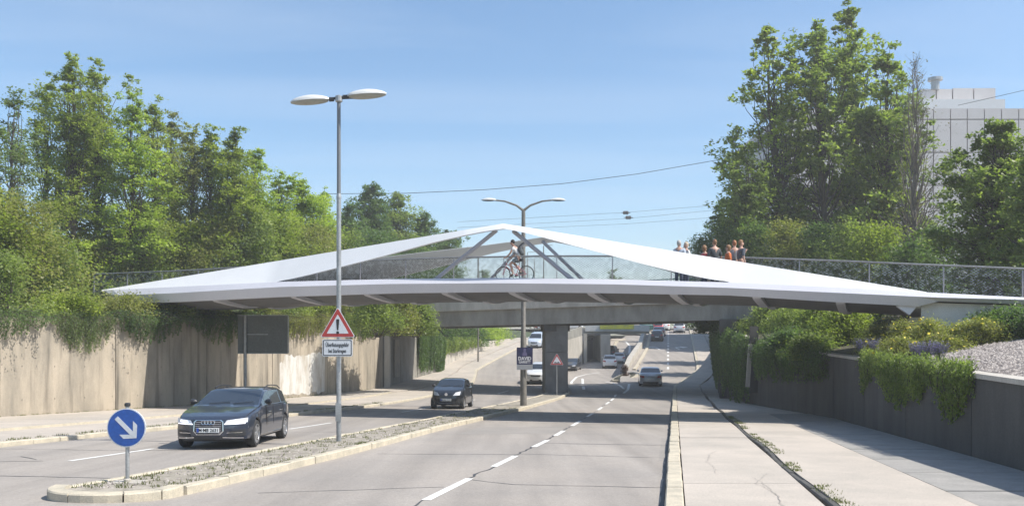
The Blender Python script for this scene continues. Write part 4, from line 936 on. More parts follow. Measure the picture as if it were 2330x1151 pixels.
hanging('green creeper patch on the right wall further back', RW, lambda d: rwt(d)+.12, 21.4, 27.5, -1, 180, 1.25, L_GREEN2, .085, .1, 70, front=.14, peak=lambda t: .3+.7*abs(math.sin(t*3.7+.5)))
M_YEL = flat('yellow_petal', (.75, .6, .05), .6); M_LAV = leafmat('lavender_flower', [(.14, .11, .28), (.2, .17, .38), (.3, .26, .5)], .2)
YF = [(2000, 742, 29, 'yellow flowering shrub nearest the lavender under the bridge end'), (2060, 738, 28, 'yellow flowering shrub before the bridge abutment'), (2120, 735, 27, 'yellow flowering shrub in front of the white abutment block'), (2185, 740, 26, 'yellow flowering shrub under the right part of the abutment'), (2235, 735, 25.5, 'last yellow flowering shrub at the edge of the gravel'), (2050, 775, 26, 'low flowering shrub above the lavender'), (2140, 770, 25, 'low flowering shrub above the gravel edge')]
def slope_z(x, D):
    o = x-rw(D); return rwt(D)+interp(o, [0, .4, 1.5, 2.8, 4.4, 6.2, 8, 12], [0, .09, .30, .53, .77, .98, 1.13, 1.3])
for px, py, D, lab in YF:
    p = at(px, D, py); z0 = slope_z(p.x, D)-.08; bush(lab, p.x, D, z0, .85, max(.45, p.z-z0), L_OLIVE, 60, 120, leaf=.06, cr=.17, name='flowering_shrub', group='yellow flowering shrubs by the abutment', flowers=M_YEL)
for px, D, h, lab in ((1960, 28.5, .75, 'lavender clump at the left end of the flower bed'), (1990, 27.5, .7, 'second lavender clump from the left end of the flower bed'), (2085, 23.2, .6, 'lavender clump left of the gravel'), (2110, 22.6, .62, 'middle lavender clump beside the gravel'), (2138, 22.2, .6, 'right lavender clump touching the gravel')):
    p = at(px, D); z0 = slope_z(p.x, D)-.03; e = empty('lavender', (p.x, D, z0), label=lab, cat='plant', group='lavender clumps')
    mb = MB(); C = []
    for i in range(46):
        a = random.uniform(0, 6.28); r0 = random.uniform(0, .12); t = Vector((math.cos(a)*(r0+.16*random.random()), math.sin(a)*(r0+.16*random.random()), h*random.uniform(.7, 1)))
        b_ = Vector((math.cos(a)*r0*.5, math.sin(a)*r0*.5, 0)); mb.tube([b_, b_.lerp(t, .6), t], .004, 3)
        q = RNG.uniform(.55, 1, 26)[:, None]; C.append(np.array(b_)[None]*(1-q)+np.array(t)[None]*q+RNG.normal(size=(26, 3))*.012)
    mb.build('stems', L_FEATH, e); leaves('blossom', np.concatenate(C), .03, M_LAV, e)
for i, (px, D, lab) in enumerate(((2275, 27, 'dark conifer hedge clump right of the abutment block'), (2330, 26, 'dark conifer hedge clump at the right edge behind the gravel'), (2390, 25, 'hedge clump beyond the right edge'))):
    p = at(px, D); z0 = slope_z(p.x, D)-.1; bush(lab, p.x, D, z0, 1.0, max(.4, z_py(702, D)-z0-.15), L_DARK, 70, 150, leaf=.09, cr=.25, name='hedge_clump', group='dark hedge at the top of the gravel slope')
bush('small dark red leaved bush on the traffic island by the underpass', 10.2, 79.6, -2.2, .32, 1.15, leafmat('red_leaf', [(.05, .025, .02), (.09, .04, .035), (.13, .07, .05)]), 26, 60, leaf=.10, cr=.17)
# weeds: median, seam, kerb edges
def tufts(name, P_, h, m, per=14, sp=.05):
    n = len(P_)*per; c = np.repeat(P_, per, 0); b = c+RNG.normal(size=(n, 3))*np.array([sp, sp, 0]); ln = RNG.uniform(.4, 1, n)*h
    d = RNG.normal(size=(n, 3))*.45; d[:, 2] = 1; tip = b+d*ln[:, None]; wv = RNG.normal(size=(n, 3)); wv[:, 2] = 0; wv /= np.linalg.norm(wv, axis=1)[:, None]
    V = np.empty((n, 3, 3)); V[:, 0] = b-wv*.008; V[:, 1] = b+wv*.008; V[:, 2] = tip
    return npmesh(name, V.reshape(-1, 3), np.arange(n*3).reshape(n, 3), m, None, 'stuff')
P_ = []
for i in range(380):
    d = 13+29*random.random()**1.3; t = random.random(); t = t if random.random() < .5 else (.06 if t < .6 else .93)+random.uniform(-.05, .05)
    x = ml(d)+.16+(mr(d)-ml(d)-.38)*t; P_.append((x, d, zp(d)+.1))
tufts('weeds', np.array(P_), .07, L_GRASS, 9, .05)
P_ = [(seam(d)+random.uniform(.06, .24), d, zp(d)+.13) for d in [random.uniform(7, 34) for _ in range(330)] if math.sin(d*1.7)+math.sin(d*.63+1) > -.5]
tufts('seam_grass', np.array(P_), .05, L_GRASS, 9, .05)
P_ = [(lk(d)-.3-abs(random.gauss(0, .12)), d, zp(d)+.115) for d in [random.uniform(18, 48) for _ in range(260)]]+[(lw(d)+.08, d, zp(d)+.16) for d in [random.uniform(30, 64) for _ in range(220)]]
tufts('verge_grass', np.array(P_), .08, L_GRASS, 8, .06)
# pebbles and litter on the median
n = 1600; d = 13+28*RNG.random(n)**1.3; t = RNG.random(n)
x = np.array([ml(v)+.2+(mr(v)-ml(v)-.45)*u for v, u in zip(d, t)]); z = np.array([zp(v)+.1 for v in d]); sz = RNG.uniform(.01, .035, n)
V = (tv[None]*sz[:, None, None]*RNG.uniform(.6, 1.4, (n, 4, 3))+np.stack([x, d, z], 1)[:, None]).reshape(-1, 3)
npmesh('median_stones', V, (np.array([[0, 1, 3], [1, 2, 3], [2, 0, 3]])[None]+np.arange(n)[:, None, None]*4).reshape(-1, 3), st_, None, 'stuff')
# ------------------------------------------------ cars
TYRE = mat('tyre_rubber', (.025, .025, .026), .85, (.035, .034, .033), 8, 50)
RIM = mat('alloy', (.62, .62, .63), .3, (.5, .5, .5), 5, 30, metal=.8)
GLASS = mat('car_glass', (.025, .03, .035), .04, (.02, .024, .028), 2, 10, spec=.9, coat=.6)
HEADL = flat('headlamp_glass', (.7, .72, .76), .12, coat=.5)
HEADON = flat('lit_headlamp', (.95, .93, .98), .2, emit=((.92, .9, 1), .9))
TAILL = flat('tail_lamp', (.45, .03, .03), .15, coat=.5)
CHROME = flat('chrome', (.75, .75, .76), .12, metal=1)
BLACKP = flat('black_plastic', (.03, .03, .032), .45)
PLATE = flat('plate_white', (.75, .75, .73), .4); PBLUE = flat('plate_blue', (.02, .07, .35), .4); INK = flat('ink', (.02, .02, .02), .5)
def paint(name, c, metal=.3): return mat('paint_'+name, c, .28, tuple(v*.95 for v in c), 1, 30, metal=metal, coat=1.0, spec=.5)
STY = {
 'wagon':  dict(L=4.7, W=1.83, H=1.44, r=.33, wb=2.81, top=[(.5, .70), (.47, .775), (.40, .85), (.225, .985), (.20, 1.01), (.02, 1.385), (-.03, 1.415), (-.15, 1.44), (-.30, 1.42), (-.405, 1.37), (-.47, 1.03), (-.49, .93), (-.5, .85)], belt=.94, wend=-.45, sill=.24),
 'hatch':  dict(L=3.6, W=1.65, H=1.49, r=.29, wb=2.42, top=[(.5, .74), (.47, .83), (.42, .92), (.27, 1.06), (.25, 1.08), (.06, 1.42), (.0, 1.46), (-.12, 1.49), (-.30, 1.46), (-.40, 1.40), (-.465, 1.05), (-.485, .95), (-.5, .85)], belt=1.0, wend=-.44, sill=.24),
 'sedan':  dict(L=4.8, W=1.85, H=1.46, r=.33, wb=2.85, top=[(.5, .70), (.47, .77), (.40, .84), (.22, 1.0), (.20, 1.02), (.04, 1.38), (-.02, 1.43), (-.12, 1.46), (-.22, 1.41), (-.345, 1.10), (-.36, 1.08), (-.47, 1.04), (-.49, .98), (-.5, .85)], belt=.95, wend=-.33, sill=.24),
 'suv':    dict(L=4.5, W=1.86, H=1.66, r=.36, wb=2.65, top=[(.5, .82), (.47, .93), (.40, 1.0), (.24, 1.14), (.22, 1.17), (.06, 1.56), (.0, 1.61), (-.12, 1.66), (-.32, 1.62), (-.41, 1.56), (-.47, 1.16), (-.49, 1.02), (-.5, .9)], belt=1.08, wend=-.45, sill=.30),
 'van':    dict(L=4.4, W=1.80, H=1.82, r=.31, wb=2.68, top=[(.5, .80), (.47, .92), (.42, 1.0), (.30, 1.15), (.28, 1.18), (.12, 1.70), (.07, 1.77), (-.05, 1.81), (-.32, 1.82), (-.46, 1.78), (-.485, 1.2), (-.49, 1.1), (-.5, .9)], belt=1.10, wend=-.46, sill=.26),
}
def make_car(name, label, cat, loc, rz, style, pm, lights=HEADL, fine=False, plate=None, black_trim=False, group=None, pitch=0, rails=False, grille='plain', rim=RIM):
    st = STY[style]; L, W, H, rr, wb = st['L'], st['W'], st['H'], st['r'], st['wb']; hw_ = W/2
    root = empty(name, loc, rz, label, cat, group); root.rotation_euler = (0, pitch, rz)
    tx = [t[0]*L for t in st['top']][::-1]; tz = [t[1] for t in st['top']][::-1]
    ztop = lambda x: interp(x, tx, tz)
    ax = (wb/2+.03*L*.5, -wb/2+.0)
    cowl = sorted([t for t in st['top']], key=lambda t: -t[0])[4][0]*L; rf = st['top'][5][0]*L
    rr_top = [t for t in st['top'] if t[1] > st['H']-.12][-1][0]*L; rb_ = st['wend']*L
    def warp(p):
        x, y, z = p; fx = max(0, (abs(x)-(L/2-1.1))/1.1); sg = 1 if x > 0 else -1; ay = min(1.05, abs(y)/hw_)
        k = .34 if sg > 0 else .22
        nx = x-sg*(fx*fx*k*ay**3.2+fx**3*.07*((z-.5)/.35)**2*(1 if z > .5 else .6))
        ny = y*(1-.085*fx*fx)
        if z > .62 and z < st['belt']: ny *= 1-.012*(1-abs((z-.62)/(st['belt']-.62)*2-1))
        return (nx, ny, z)
    arcR = rr+.055
    def zlow(x):
        z = st['sill']
        for a in ax:
            d = abs(x-a)
            if d < arcR: z = max(z, rr+math.sqrt(max(0, arcR*arcR-d*d)))
        return z
    xs_ = set(np.round(np.linspace(-L/2, L/2, 30), 4))
    for a in ax:
        for t in np.linspace(0, math.pi, 13): xs_.add(round(a+arcR*math.cos(t), 4))
        xs_.add(round(a+arcR+.004, 4)); xs_.add(round(a-arcR-.004, 4))
    for t in st['top']: xs_.add(round(t[0]*L, 4))
    xs_ = sorted(xs_)
    belt = lambda x: min(st['belt']+.05*(.5-x/L), ztop(x)-.055)
    hmax = H-st['belt']
    def section(x):
        z0 = zlow(x); b = belt(x); t = ztop(x); h = max(0, t-b); q = min(1, h/hmax); zm1 = max(z0+.015, min(.50, b-.12)); zm2 = max(z0+.03, b-.16)
        return [(hw_*.955, z0), (hw_*.99, max(z0+.01, z0+.3*(zm1-z0))), (hw_*1.0, zm1), (hw_*.992, zm2), (hw_*.97, b-.035), (hw_*.935, b),
                (hw_*(.915), b+.06*h+.002), (hw_*(.915-.155*q), b+(.80 if q > .5 else .7)*h), (hw_*(.86-.17*q), t-.028*(.4+q)), (hw_*(.60-.04*q), t-.006), (0, t)]
    secs = [section(x) for x in xs_]; K = len(secs[0])
    V = []
    for x, sc in zip(xs_, secs):
        for (y, z) in sc: V.append((x, y, z))
        for (y, z) in sc[-2::-1]: V.append((x, -y, z))
    N = 2*K-1
    body, wind, rear, side = [], [], [], []
    win_x1 = cowl-.30*(cowl-rf)*1.0; 
    pil = [rf-.16*L*0-.0]
    bpx = [(.235*0, 0)]
    doors_b = [rf*.0-.02*L, -.245*L]
    for i in range(len(xs_)-1):
        xm = (xs_[i]+xs_[i+1])/2; h0 = ztop(xm)-belt(xm)
        for j in range(N-1):
            f = (i*N+j, (i+1)*N+j, (i+1)*N+j+1, i*N+j+1)
            jj = j if j < K-1 else N-2-j
            dest = body
            if jj >= 8 and rf-.01 < xm < cowl+.01: dest = wind
            elif jj >= 8 and xm < rr_top+.0 and xm > rb_*1.0-.02*L and ztop(xm) > st['belt']+.10: dest = rear
            elif jj == 6 and h0 > .22 and xm > rb_+.035*L*(style != 'sedan'):
                if all(abs(xm-d) > .035 for d in doors_b): dest = side
            dest.append(f)
    # end caps
    caps = []
    for i, rev in ((0, False), (len(xs_)-1, True)):
        base = i*N; sc = secs[i]; nseg = 10; rows = []
        for k in range(K-1):
            y, z = sc[k]; row = [len(V)+q for q in range(nseg+1)]
            for q in range(nseg+1): V.append((xs_[i], y*(1-2*q/nseg), z))
            rows.append(row)
        y, z = sc[K-1]; row = [len(V)+q for q in range(nseg+1)]
        for q in range(nseg+1): V.append((xs_[i], 0, z))
        rows.append(row)
        for a, b in zip(rows[:-2], rows[1:-1]):
            for q in range(nseg):
                f = (a[q], a[q+1], b[q+1], b[q]); body.append(f if not rev else f[::-1])
    V = [warp(v) for v in V]
    def sub(nm, fs, m, off=0, parent=root, smooth=True):
        ids = sorted({i for f in fs for i in f}); mp_ = {a: b for b, a in enumerate(ids)}
        if not fs: return None
        return mesh(nm, [V[i] for i in ids], [tuple(mp_[i] for i in f) for f in fs], m, parent, smooth=smooth, angle=28)
    sub('body', body, pm); sub('windscreen', wind, GLASS); sub('rear_window', rear, GLASS)
    ls = [f for f in side if V[f[0]][1] > 0]; rs = [f for f in side if V[f[0]][1] <= 0]
    sub('side_window', ls, GLASS); sub('side_window', rs, GLASS)
    mb = MB(); mb.box((-L/2+.35, -hw_*.80, .17), (L/2-.40, hw_*.80, .60)); mb.build('underbody', BLACKP, root)
    # wheels
    for a in ax:
        for sg in (1, -1):
            e = empty('wheel', (a, sg*(hw_-.115), rr)); e.parent = root; e.rotation_euler = (R(90)*-sg, 0, 0)
            wt = .21; mb = MB(); mb.lathe([(rr*.62, -wt/2), (rr*.93, -wt/2), (rr, -wt/2+.03), (rr, wt/2-.03), (rr*.93, wt/2), (rr*.68, wt/2), (rr*.665, wt/2-.11)], 26 if fine else 16)
            mb.build('tyre', TYRE, e, smooth=True)
            mb = MB()
            if fine:
                mb.lathe([(rr*.67, wt/2-.10), (rr*.70, wt/2+.002), (rr*.66, wt/2+.004), (rr*.63, wt/2-.10)], 26)
                for s5 in range(5):
                    for dl in (-.11, .11):
                        M_ = Matrix.Rotation(2*math.pi*s5/5+dl, 4, 'Z'); mb.box((.03, -.018, wt/2-.045), (rr*.66, .018, wt/2-.008), M_)
                mb.lathe([(.001, wt/2-.06), (.06, wt/2-.05), (.05, wt/2-.002), (.001, wt/2)], 10)
            else:
                mb.lathe([(rr*.67, wt/2-.08), (rr*.64, wt/2-.01), (rr*.3, wt/2-.04), (.001, wt/2-.02)], 12)
            mb.build('rim', rim, e, smooth=True)
            if fine: mb = MB(); mb.lathe([(.001, wt/2-.12), (rr*.62, wt/2-.12), (rr*.62, wt/2-.115), (.001, wt/2-.115)], 16); mb.build('brake_disc', BLACKP, e)
    def patchf(nm, q, m, nu=6, nv=3, off=.012, end=1, thick=.0, parent=root):
        # q: four (y,z) corners, or a polygon list of rows
        rows = []
        for i in range(nu+1):
            u = i/nu; r_ = []
            for j in range(nv+1):
                v_ = j/nv; y = (q[0][0]*(1-u)+q[1][0]*u)*(1-v_)+(q[3][0]*(1-u)+q[2][0]*u)*v_; z = (q[0][1]*(1-u)+q[1][1]*u)*(1-v_)+(q[3][1]*(1-u)+q[2][1]*u)*v_
                p = warp((end*L/2, y, z)); r_.append((p[0]+end*off, p[1]*(1+.004), p[2]))
            rows.append(r_)
        vs, fs = loft(rows); return mesh(nm, vs, fs, m, parent, smooth=True, angle=30)
    zf = ztop(L/2)
    for sg in (1, -1):
        s_ = lambda y: y*sg
        if fine and style == 'wagon':
            patchf('headlight', [(s_(.40), .60), (s_(.90), .63), (s_(.91), .735), (s_(.46), .685)], HEADL, 8, 3, .014); patchf('headlamp_beam', [(s_(.52), .635), (s_(.78), .645), (s_(.79), .70), (s_(.56), .68)], lights, 5, 2, .022)
            patchf('running_light', [(s_(.40), .585), (s_(.86), .60), (s_(.86), .62), (s_(.40), .605)], HEADON, 8, 1, .022)
            patchf('air_intake', [(s_(.47), .30), (s_(.86), .32), (s_(.86), .46), (s_(.52), .43)], BLACKP, 6, 2, .014)
            patchf('intake_trim', [(s_(.46), .385), (s_(.80), .385), (s_(.80), .40), (s_(.46), .40)], CHROME, 6, 1, .022)
            patchf('lip_trim', [(s_(.36), .275), (s_(.83), .255), (s_(.83), .275), (s_(.36), .295)], CHROME, 6, 1, .02)
        elif style == 'hatch' and fine:
            patchf('headlight', [(s_(.36), .66), (s_(.70), .68), (s_(.74), .87), (s_(.50), .82)], lights, 6, 3, .014)
            patchf('fog_lamp', [(s_(.50), .34), (s_(.66), .35), (s_(.66), .42), (s_(.50), .41)], BLACKP, 3, 2, .014)
        else:
            patchf('headlight', [(s_(.52*hw_), zf-.12), (s_(.97*hw_), zf-.09), (s_(.97*hw_), zf+.01), (s_(.56*hw_), zf-.02)], lights, 5, 2, .014)
        zr_ = belt(-L/2+.3)
        patchf('tail_light', [(s_(.60*hw_), zr_-.30), (s_(.985*hw_), zr_-.26), (s_(.985*hw_), zr_-.10), (s_(.62*hw_), zr_-.13)], TAILL, 5, 2, .014, -1)
    if grille == 'rings':
        # single frame grille with six sides, chrome edge, slats, four rings
        for nm, k_, m_, of in (('grille_frame', 1.0, CHROME, .016), ('grille', .93, BLACKP, .022)):
            pl = [(-.30, .345), (.30, .345), (.385, .43), (.375, .655), (.32, .695), (-.32, .695), (-.375, .655), (-.385, .43)]
            c_ = (0, .525); vs = [(0, .525)]+[((y-c_[0])*k_, c_[1]+(z-c_[1])*k_) for y, z in pl]
            vs = [warp((L/2, y, z)) for y, z in vs]; vs = [(x+of, y, z) for x, y, z in vs]
            mesh(nm, vs, [(0, i, i % 8+1) for i in range(1, 9)], m_, root)
        for i in range(7):
            z = .375+i*.045; p = warp((L/2, 0, z)); mb = MB(); mb.tube([warp((L/2+.03, y, z)) for y in np.linspace(-.33, .33, 7)], .006, 4); mb.build('grille_slat', M_STEEL, root)
        for i in range(4):
            mb = MB(); cy = (i-1.5)*.072; p = warp((L/2+.045, 0, .64)); mb.tube([(p[0], cy+.046*math.cos(t), .635+.046*math.sin(t)) for t in np.linspace(0, 2*math.pi, 16, endpoint=False)], .009, 5, closed=True); mb.build('emblem_ring', CHROME, root)
        patchf('lower_grille', [(-.40, .24), (.40, .24), (.42, .31), (-.42, .31)], BLACKP, 6, 1, .012)
    elif style == 'hatch' and fine:
        patchf('grille', [(-.34, .60), (.34, .60), (.36, .66), (-.36, .66)], BLACKP, 6, 1, .014)
        patchf('lower_grille', [(-.52, .30), (.52, .30), (.46, .44), (-.46, .44)], BLACKP, 6, 2, .014)
        patchf('lip_trim', [(-.40, .285), (.40, .285), (.40, .31), (-.40, .31)], CHROME, 6, 1, .022)
        mb = MB(); p = warp((L/2+.02, 0, .72)); mb.lathe([(.001, 0), (.075, 0), (.075, .02), (.001, .02)], 14, Matrix.Translation(p) @ Matrix.Rotation(R(90), 4, 'Y')); mb.build('badge', CHROME, root)
    else:
        patchf('grille', [(-.45*hw_, zf-.16), (.45*hw_, zf-.16), (.5*hw_, zf-.03), (-.5*hw_, zf-.03)], BLACKP, 5, 1, .014)
        patchf('lower_grille', [(-.6*hw_, .28), (.6*hw_, .28), (.55*hw_, .42), (-.55*hw_, .42)], BLACKP, 5, 1, .014)
    patchf('rear_bumper', [(-.7*hw_, .26), (.7*hw_, .26), (.72*hw_, .40), (-.72*hw_, .40)], BLACKP, 5, 1, .012, -1)
    # number plates
    for end, zc in ((1, .46 if fine else .42), (-1, .62)):
        p = warp((end*(L/2), 0, zc)); pe = empty('number_plate', (p[0]+end*.035, 0, zc), 0); pe.parent = root
        mb = MB(); mb.box((-.01, -.26, -.055), (.01, .26, .055)); mb.build('plate_base', PLATE, pe)
        if fine:
            yb = .26*(1 if end < 0 else -1)
            mb = MB(); mb.box((end*.011-.002, min(-end*.0+(-.255 if end > 0 else .21), 9), -.05), (end*.011+.002, (-.21 if end > 0 else .255), .05)); mb.build('plate_band', PBLUE, pe)
            Mt = Matrix.Translation((end*.012, .02*end, -.005)) @ Matrix.Rotation(R(90)*end, 4, 'Z') @ XZ
            if plate: text('plate_text', plate, .105, Mt, INK, pe, .001, .95, .002)
    # mirrors, door lines, handles
    for sg in (1, -1):
        mb = MB(); xm = cowl-.36; zb_ = belt(xm)+.06
        pts = []
        for t, r_ in ((0, .02), (.04, .06), (.10, .075), (.15, .07), (.19, .02)): pts.append(((xm, sg*(hw_*.93+t), zb_+.05), r_))
        mb.tube([q[0] for q in pts], [q[1] for q in pts], 8); o = mb.build('wing_mirror', BLACKP if black_trim else pm, root, smooth=True)
        if fine:
            for xd in (cowl-.34, doors_b[0], doors_b[1]):
                mb = MB(); zt__ = belt(xd)-.01
                mb.tube([(warp((xd+(.0 if z > .5 else .05*(.5-z)), sg*hw_*1.0, z))[0], sg*(np.interp(z, [.3, .5, .78, zt__], [.962, 1.0, .992, .972])*hw_+.0005), z) for z in np.linspace(.30, zt__, 7)], .006, 4); mb.build('door_seam', BLACKP, root)
            for xd in (doors_b[0]+.18, doors_b[1]+.16):
                mb = MB(); mb.box((xd-.02, sg*hw_*.985-.012, .80), (xd+.17, sg*hw_*.985+.018, .825)); mb.build('door_handle', pm if not black_trim else CHROME, root)
            mb = MB(); mb.tube([(x, sg*(hw_*.97+.002), .29) for x in np.linspace(ax[1]+arcR+.04, ax[0]-arcR-.04, 5)], .012, 4); mb.build('sill_trim', CHROME if style == 'wagon' else BLACKP, root)
            if style == 'wagon':
                mb = MB(); mb.tube([(x, sg*(hw_*.945), belt(x)+.012) for x in np.linspace(rb_+.2, cowl-.25, 9)], .008, 4); mb.build('window_trim', CHROME, root)
    if rails:
        for sg in (1, -1):
            mb = MB(); mb.tube([(x, sg*hw_*.70, ztop(x)+(.035 if i not in (0, 5) else -.01)) for i, x in enumerate(np.linspace(rf-.25, rr_top+.1, 6))], .016, 6); mb.build('roof_rail', BLACKP, root, smooth=True)
    if fine:   # wipers
        for y0 in (-.45, .15):
            mb = MB(); x0, x1 = cowl-.02, cowl-.10; mb.tube([(x0, y0, ztop(x0)+.012), (x1-.0, y0+.5, ztop(x1)+.02)], .008, 4); mb.build('wiper', BLACKP, root)
    return root
def hdg(hx, hy): return math.atan2(hy, hx)
def car(px, D, **k):
    p = at(px, D); zf = k.pop('zf', zp); p.z = zf(D)+.005
    h = k.pop('h'); sl = (zf(D+2)-zf(D-2))/4*h[1]/math.hypot(*h)
    return make_car(loc=p, rz=hdg(*h), pitch=-math.atan(sl), **k)
car(540, 22.9, name='parked_car' if 0 else 'estate_car', label='dark blue grey estate car with lit headlights driving toward the viewer on the left road', cat='car', h=(.02, -1), style='wagon', pm=paint('dark_blue_grey', (.035, .042, .062)), lights=HEADON, fine=True, plate='M\u00b7MB 2631', black_trim=True, rails=True, grille='rings')
car(1030, 44.6, name='small_car', label='small black hatchback approaching between the two street lamps', cat='car', h=(-.115, -1), style='hatch', pm=paint('black', (.022, .025, .03)), lights=HEADL, fine=True, plate='M\u00b7HU 7171', black_trim=True)
car(1230, 73.5, name='white_car', label='white car half hidden by the bridge pier, coming toward the viewer', cat='car', h=(-.22, -1), style='suv', pm=paint('white', (.78, .78, .77), 0))
car(1222, 111, name='small_van', label='pale blue white small van coming down the left road behind the lamp pole', cat='van', h=(-.2, -1), style='van', pm=paint('pale_blue', (.62, .68, .76), .2))
car(1243, 160, name='red_car', label='red car turning at the top of the left road', cat='car', h=(-1, -.1), style='sedan', pm=paint('red', (.55, .03, .03), .1))
car(1304, 157, name='white_car', label='white car crossing at the hilltop just right of the bridge pier', cat='car', h=(-1, .05), style='hatch', pm=paint('white', (.78, .78, .77), 0))
car(1301, 107, zf=zm, name='black_car', label='black car leaving the underpass just right of the bridge pier', cat='car', h=(-.25, -1), style='sedan', pm=paint('black', (.022, .025, .03)))
car(1388, 112, zf=zm, name='white_car', label='white off road car seen from behind entering the underpass', cat='car', h=(.12, 1), style='suv', pm=paint('white', (.78, .78, .77), 0))
car(1411, 119, zf=zm, name='white_car', label='smaller white car beside the white off road car in the underpass', cat='car', h=(.2, 1), style='hatch', pm=paint('white', (.78, .78, .77), 0))
car(1391, 129, zf=zm, name='dark_car', label='black high car ahead of the white ones in the underpass', cat='car', h=(.3, 1), style='van', pm=paint('black', (.022, .025, .03)))
car(1479, 71.5, name='silver_car', label='silver saloon seen from behind on the right road before the fork', cat='car', h=(.13, 1), style='sedan', pm=paint('silver', (.60, .61, .63), .25))
car(1496, 121, name='black_car', label='black hatchback at the end of the queue on the right road', cat='car', h=(.2, 1), style='hatch', pm=paint('black', (.022, .025, .03)))
car(1500, 131, name='dark_red_car', label='dark saloon in the queue directly ahead of the black hatchback', cat='car', h=(.2, 1), style='sedan', pm=paint('dark_plum', (.09, .04, .05)))
car(1499, 143, name='red_car', label='red car in the queue at the top of the right road', cat='car', h=(.2, 1), style='hatch', pm=paint('red', (.55, .03, .03), .1))
car(1513, 150, name='white_van', label='white van at the head of the queue on the right road', cat='van', h=(.2, 1), style='van', pm=paint('white', (.78, .78, .77), 0))
car(1477, 147, name='green_car', label='dark green car turning left of the queue at the hilltop', cat='car', h=(1, .25), style='hatch', pm=paint('green', (.04, .14, .13)))
car(1546, 141, name='silver_car', label='silver grey off road car with roof rails alone in the right lane at the hilltop', cat='car', h=(.2, 1), style='suv', pm=paint('silver', (.60, .61, .63), .25), rails=True)

# ------------------------------------------------ street lamps
def lamp(name, label, x, D, z0, ztp, rad, kind, py_head):
    e = empty(name, (x, D, z0), label=label, cat='street lamp'); H = ztp-z0
    if kind == 'post':
        mb = MB(); mb.tube([(0, 0, -.1), (0, 0, H*.71)], [rad*1.0, rad*.9], 14); mb.build('pole', M_GALV, e, smooth=True)
        mb = MB(); mb.tube([(0, 0, H*.71), (0, 0, H)], [rad*.8, rad*.72], 14); mb.build('upper_pole', flat('grey_lacquer', (.16, .17, .18), .5), e, smooth=True)
        mb = MB(); mb.lathe([(rad*1.0, H*.705), (rad*1.05, H*.71), (rad*.82, H*.72)], 14); mb.lathe([(.07, H-.12), (.09, H-.1), (.09, H+.03), (.02, H+.06)], 12); mb.build('collar', M_GALV, e)
        mb = MB(); mb.box((-.07, -rad-.012, .5), (.07, -rad+.03, .95)); mb.build('service_door', M_GALV, e)
        mb = MB(); mb.tube([(-.42, 0, H-.04), (0, 0, H-.02), (.42, 0, H)], .035, 8); mb.build('arm', M_DARK, e, smooth=True)
        hs = [(-1, -.24, -.06, .98, 0), (1, .22, .02, .98, 0)]
        for sg, x0, dz, Lh, _ in hs:
            h = empty('lamp_head', (x0, 0, H+dz-.0)); h.parent = e; h.rotation_euler = (0, R(-3)*sg*0+(R(-4)), 0)
            mb = MB()
            rows = []
            for t in np.linspace(0, 1, 13):
                w_ = .19*math.sin(math.pi*min(1, t*.9+.1))**.55*(1 if t > .06 else .6); hh = .15*math.sin(math.pi*(t*.92+.06))**.6
                rows.append([(sg*t*Lh, w_*math.cos(a), max(-.0, hh*math.sin(a))) for a in np.linspace(0, math.pi, 9)])
            vs, fs = loft(rows, closed=True); mesh('cover', vs, fs, flat('lamp_cover', (.62, .62, .6), .45), h, smooth=True, angle=60)
            rows = []
            for t in np.linspace(.04, .98, 9):
                w_ = .17*math.sin(math.pi*min(1, t*.9+.1))**.55; hh = .085*math.sin(math.pi*t)**.4
                rows.append([(sg*t*Lh, w_*math.cos(a), -.005-hh*math.sin(a)) for a in np.linspace(0, math.pi, 7)])
            vs, fs = loft(rows, closed=True); mesh('diffuser', vs, fs, flat('lamp_diffuser', (.34, .33, .28), .25), h, smooth=True, angle=60)
            mb = MB(); mb.tube([(0, 0, .0), (-sg*.12, 0, .0)], .05, 8); mb.build('spigot', M_DARK, h)
    else:
        mb = MB(); mb.tube([(0, 0, -.1), (0, 0, H*.33), (0, 0, H*.335), (0, 0, H*.93)], [rad*1.25, rad*1.1, rad*.9, rad*.7], 12); mb.build('pole', M_POLE, e, smooth=True)
        for sg in (-1, 1):
            mb = MB(); mb.tube([(0, 0, H*.93), (sg*.35, 0, H*.955), (sg*.95, 0, H*.975), (sg*1.45, 0, H*.98)], [.07, .055, .045, .04], 8); mb.build('arm', M_POLE, e, smooth=True)
            h = empty('lamp_head', (sg*1.40, 0, H*.98)); h.parent = e
            rows = []
            for t in np.linspace(0, 1, 11):
                w_ = .15*math.sin(math.pi*(t*.9+.08))**.5; hh = .12*math.sin(math.pi*(t*.9+.08))**.6
                rows.append([(sg*t*.74, w_*math.cos(a), hh*math.sin(a)) for a in np.linspace(0, math.pi, 9)])
            vs, fs = loft(rows, closed=True); mesh('cover', vs, fs, flat('lamp_cover', (.62, .62, .6), .45), h, smooth=True, angle=60)
            rows = []
            for t in np.linspace(.04, .96, 9):
                rows.append([(sg*t*.74, .13*math.sin(math.pi*t)**.5*math.cos(a), -.004-.055*math.sin(math.pi*t)**.5*math.sin(a)) for a in np.linspace(0, math.pi, 7)])
            vs, fs = loft(rows, closed=True); mesh('diffuser', vs, fs, M_DARK, h, smooth=True, angle=60)
    return e
L1x = at(771, 22).x; z1_ = z_py(1011, 22)
lamp('street_lamp', 'near double headed street lamp on the median carrying the warning triangle', L1x, 22, zp(22)+.1, z_py(222, 22), .062, 'post', 0)
L2x = at(1191, 44.6).x
lamp('street_lamp', 'double armed street lamp on the median behind the white bridge', L2x, 44.6, zp(44.6)+.1, z_py(446, 44.6), .135, 'arm', 0)
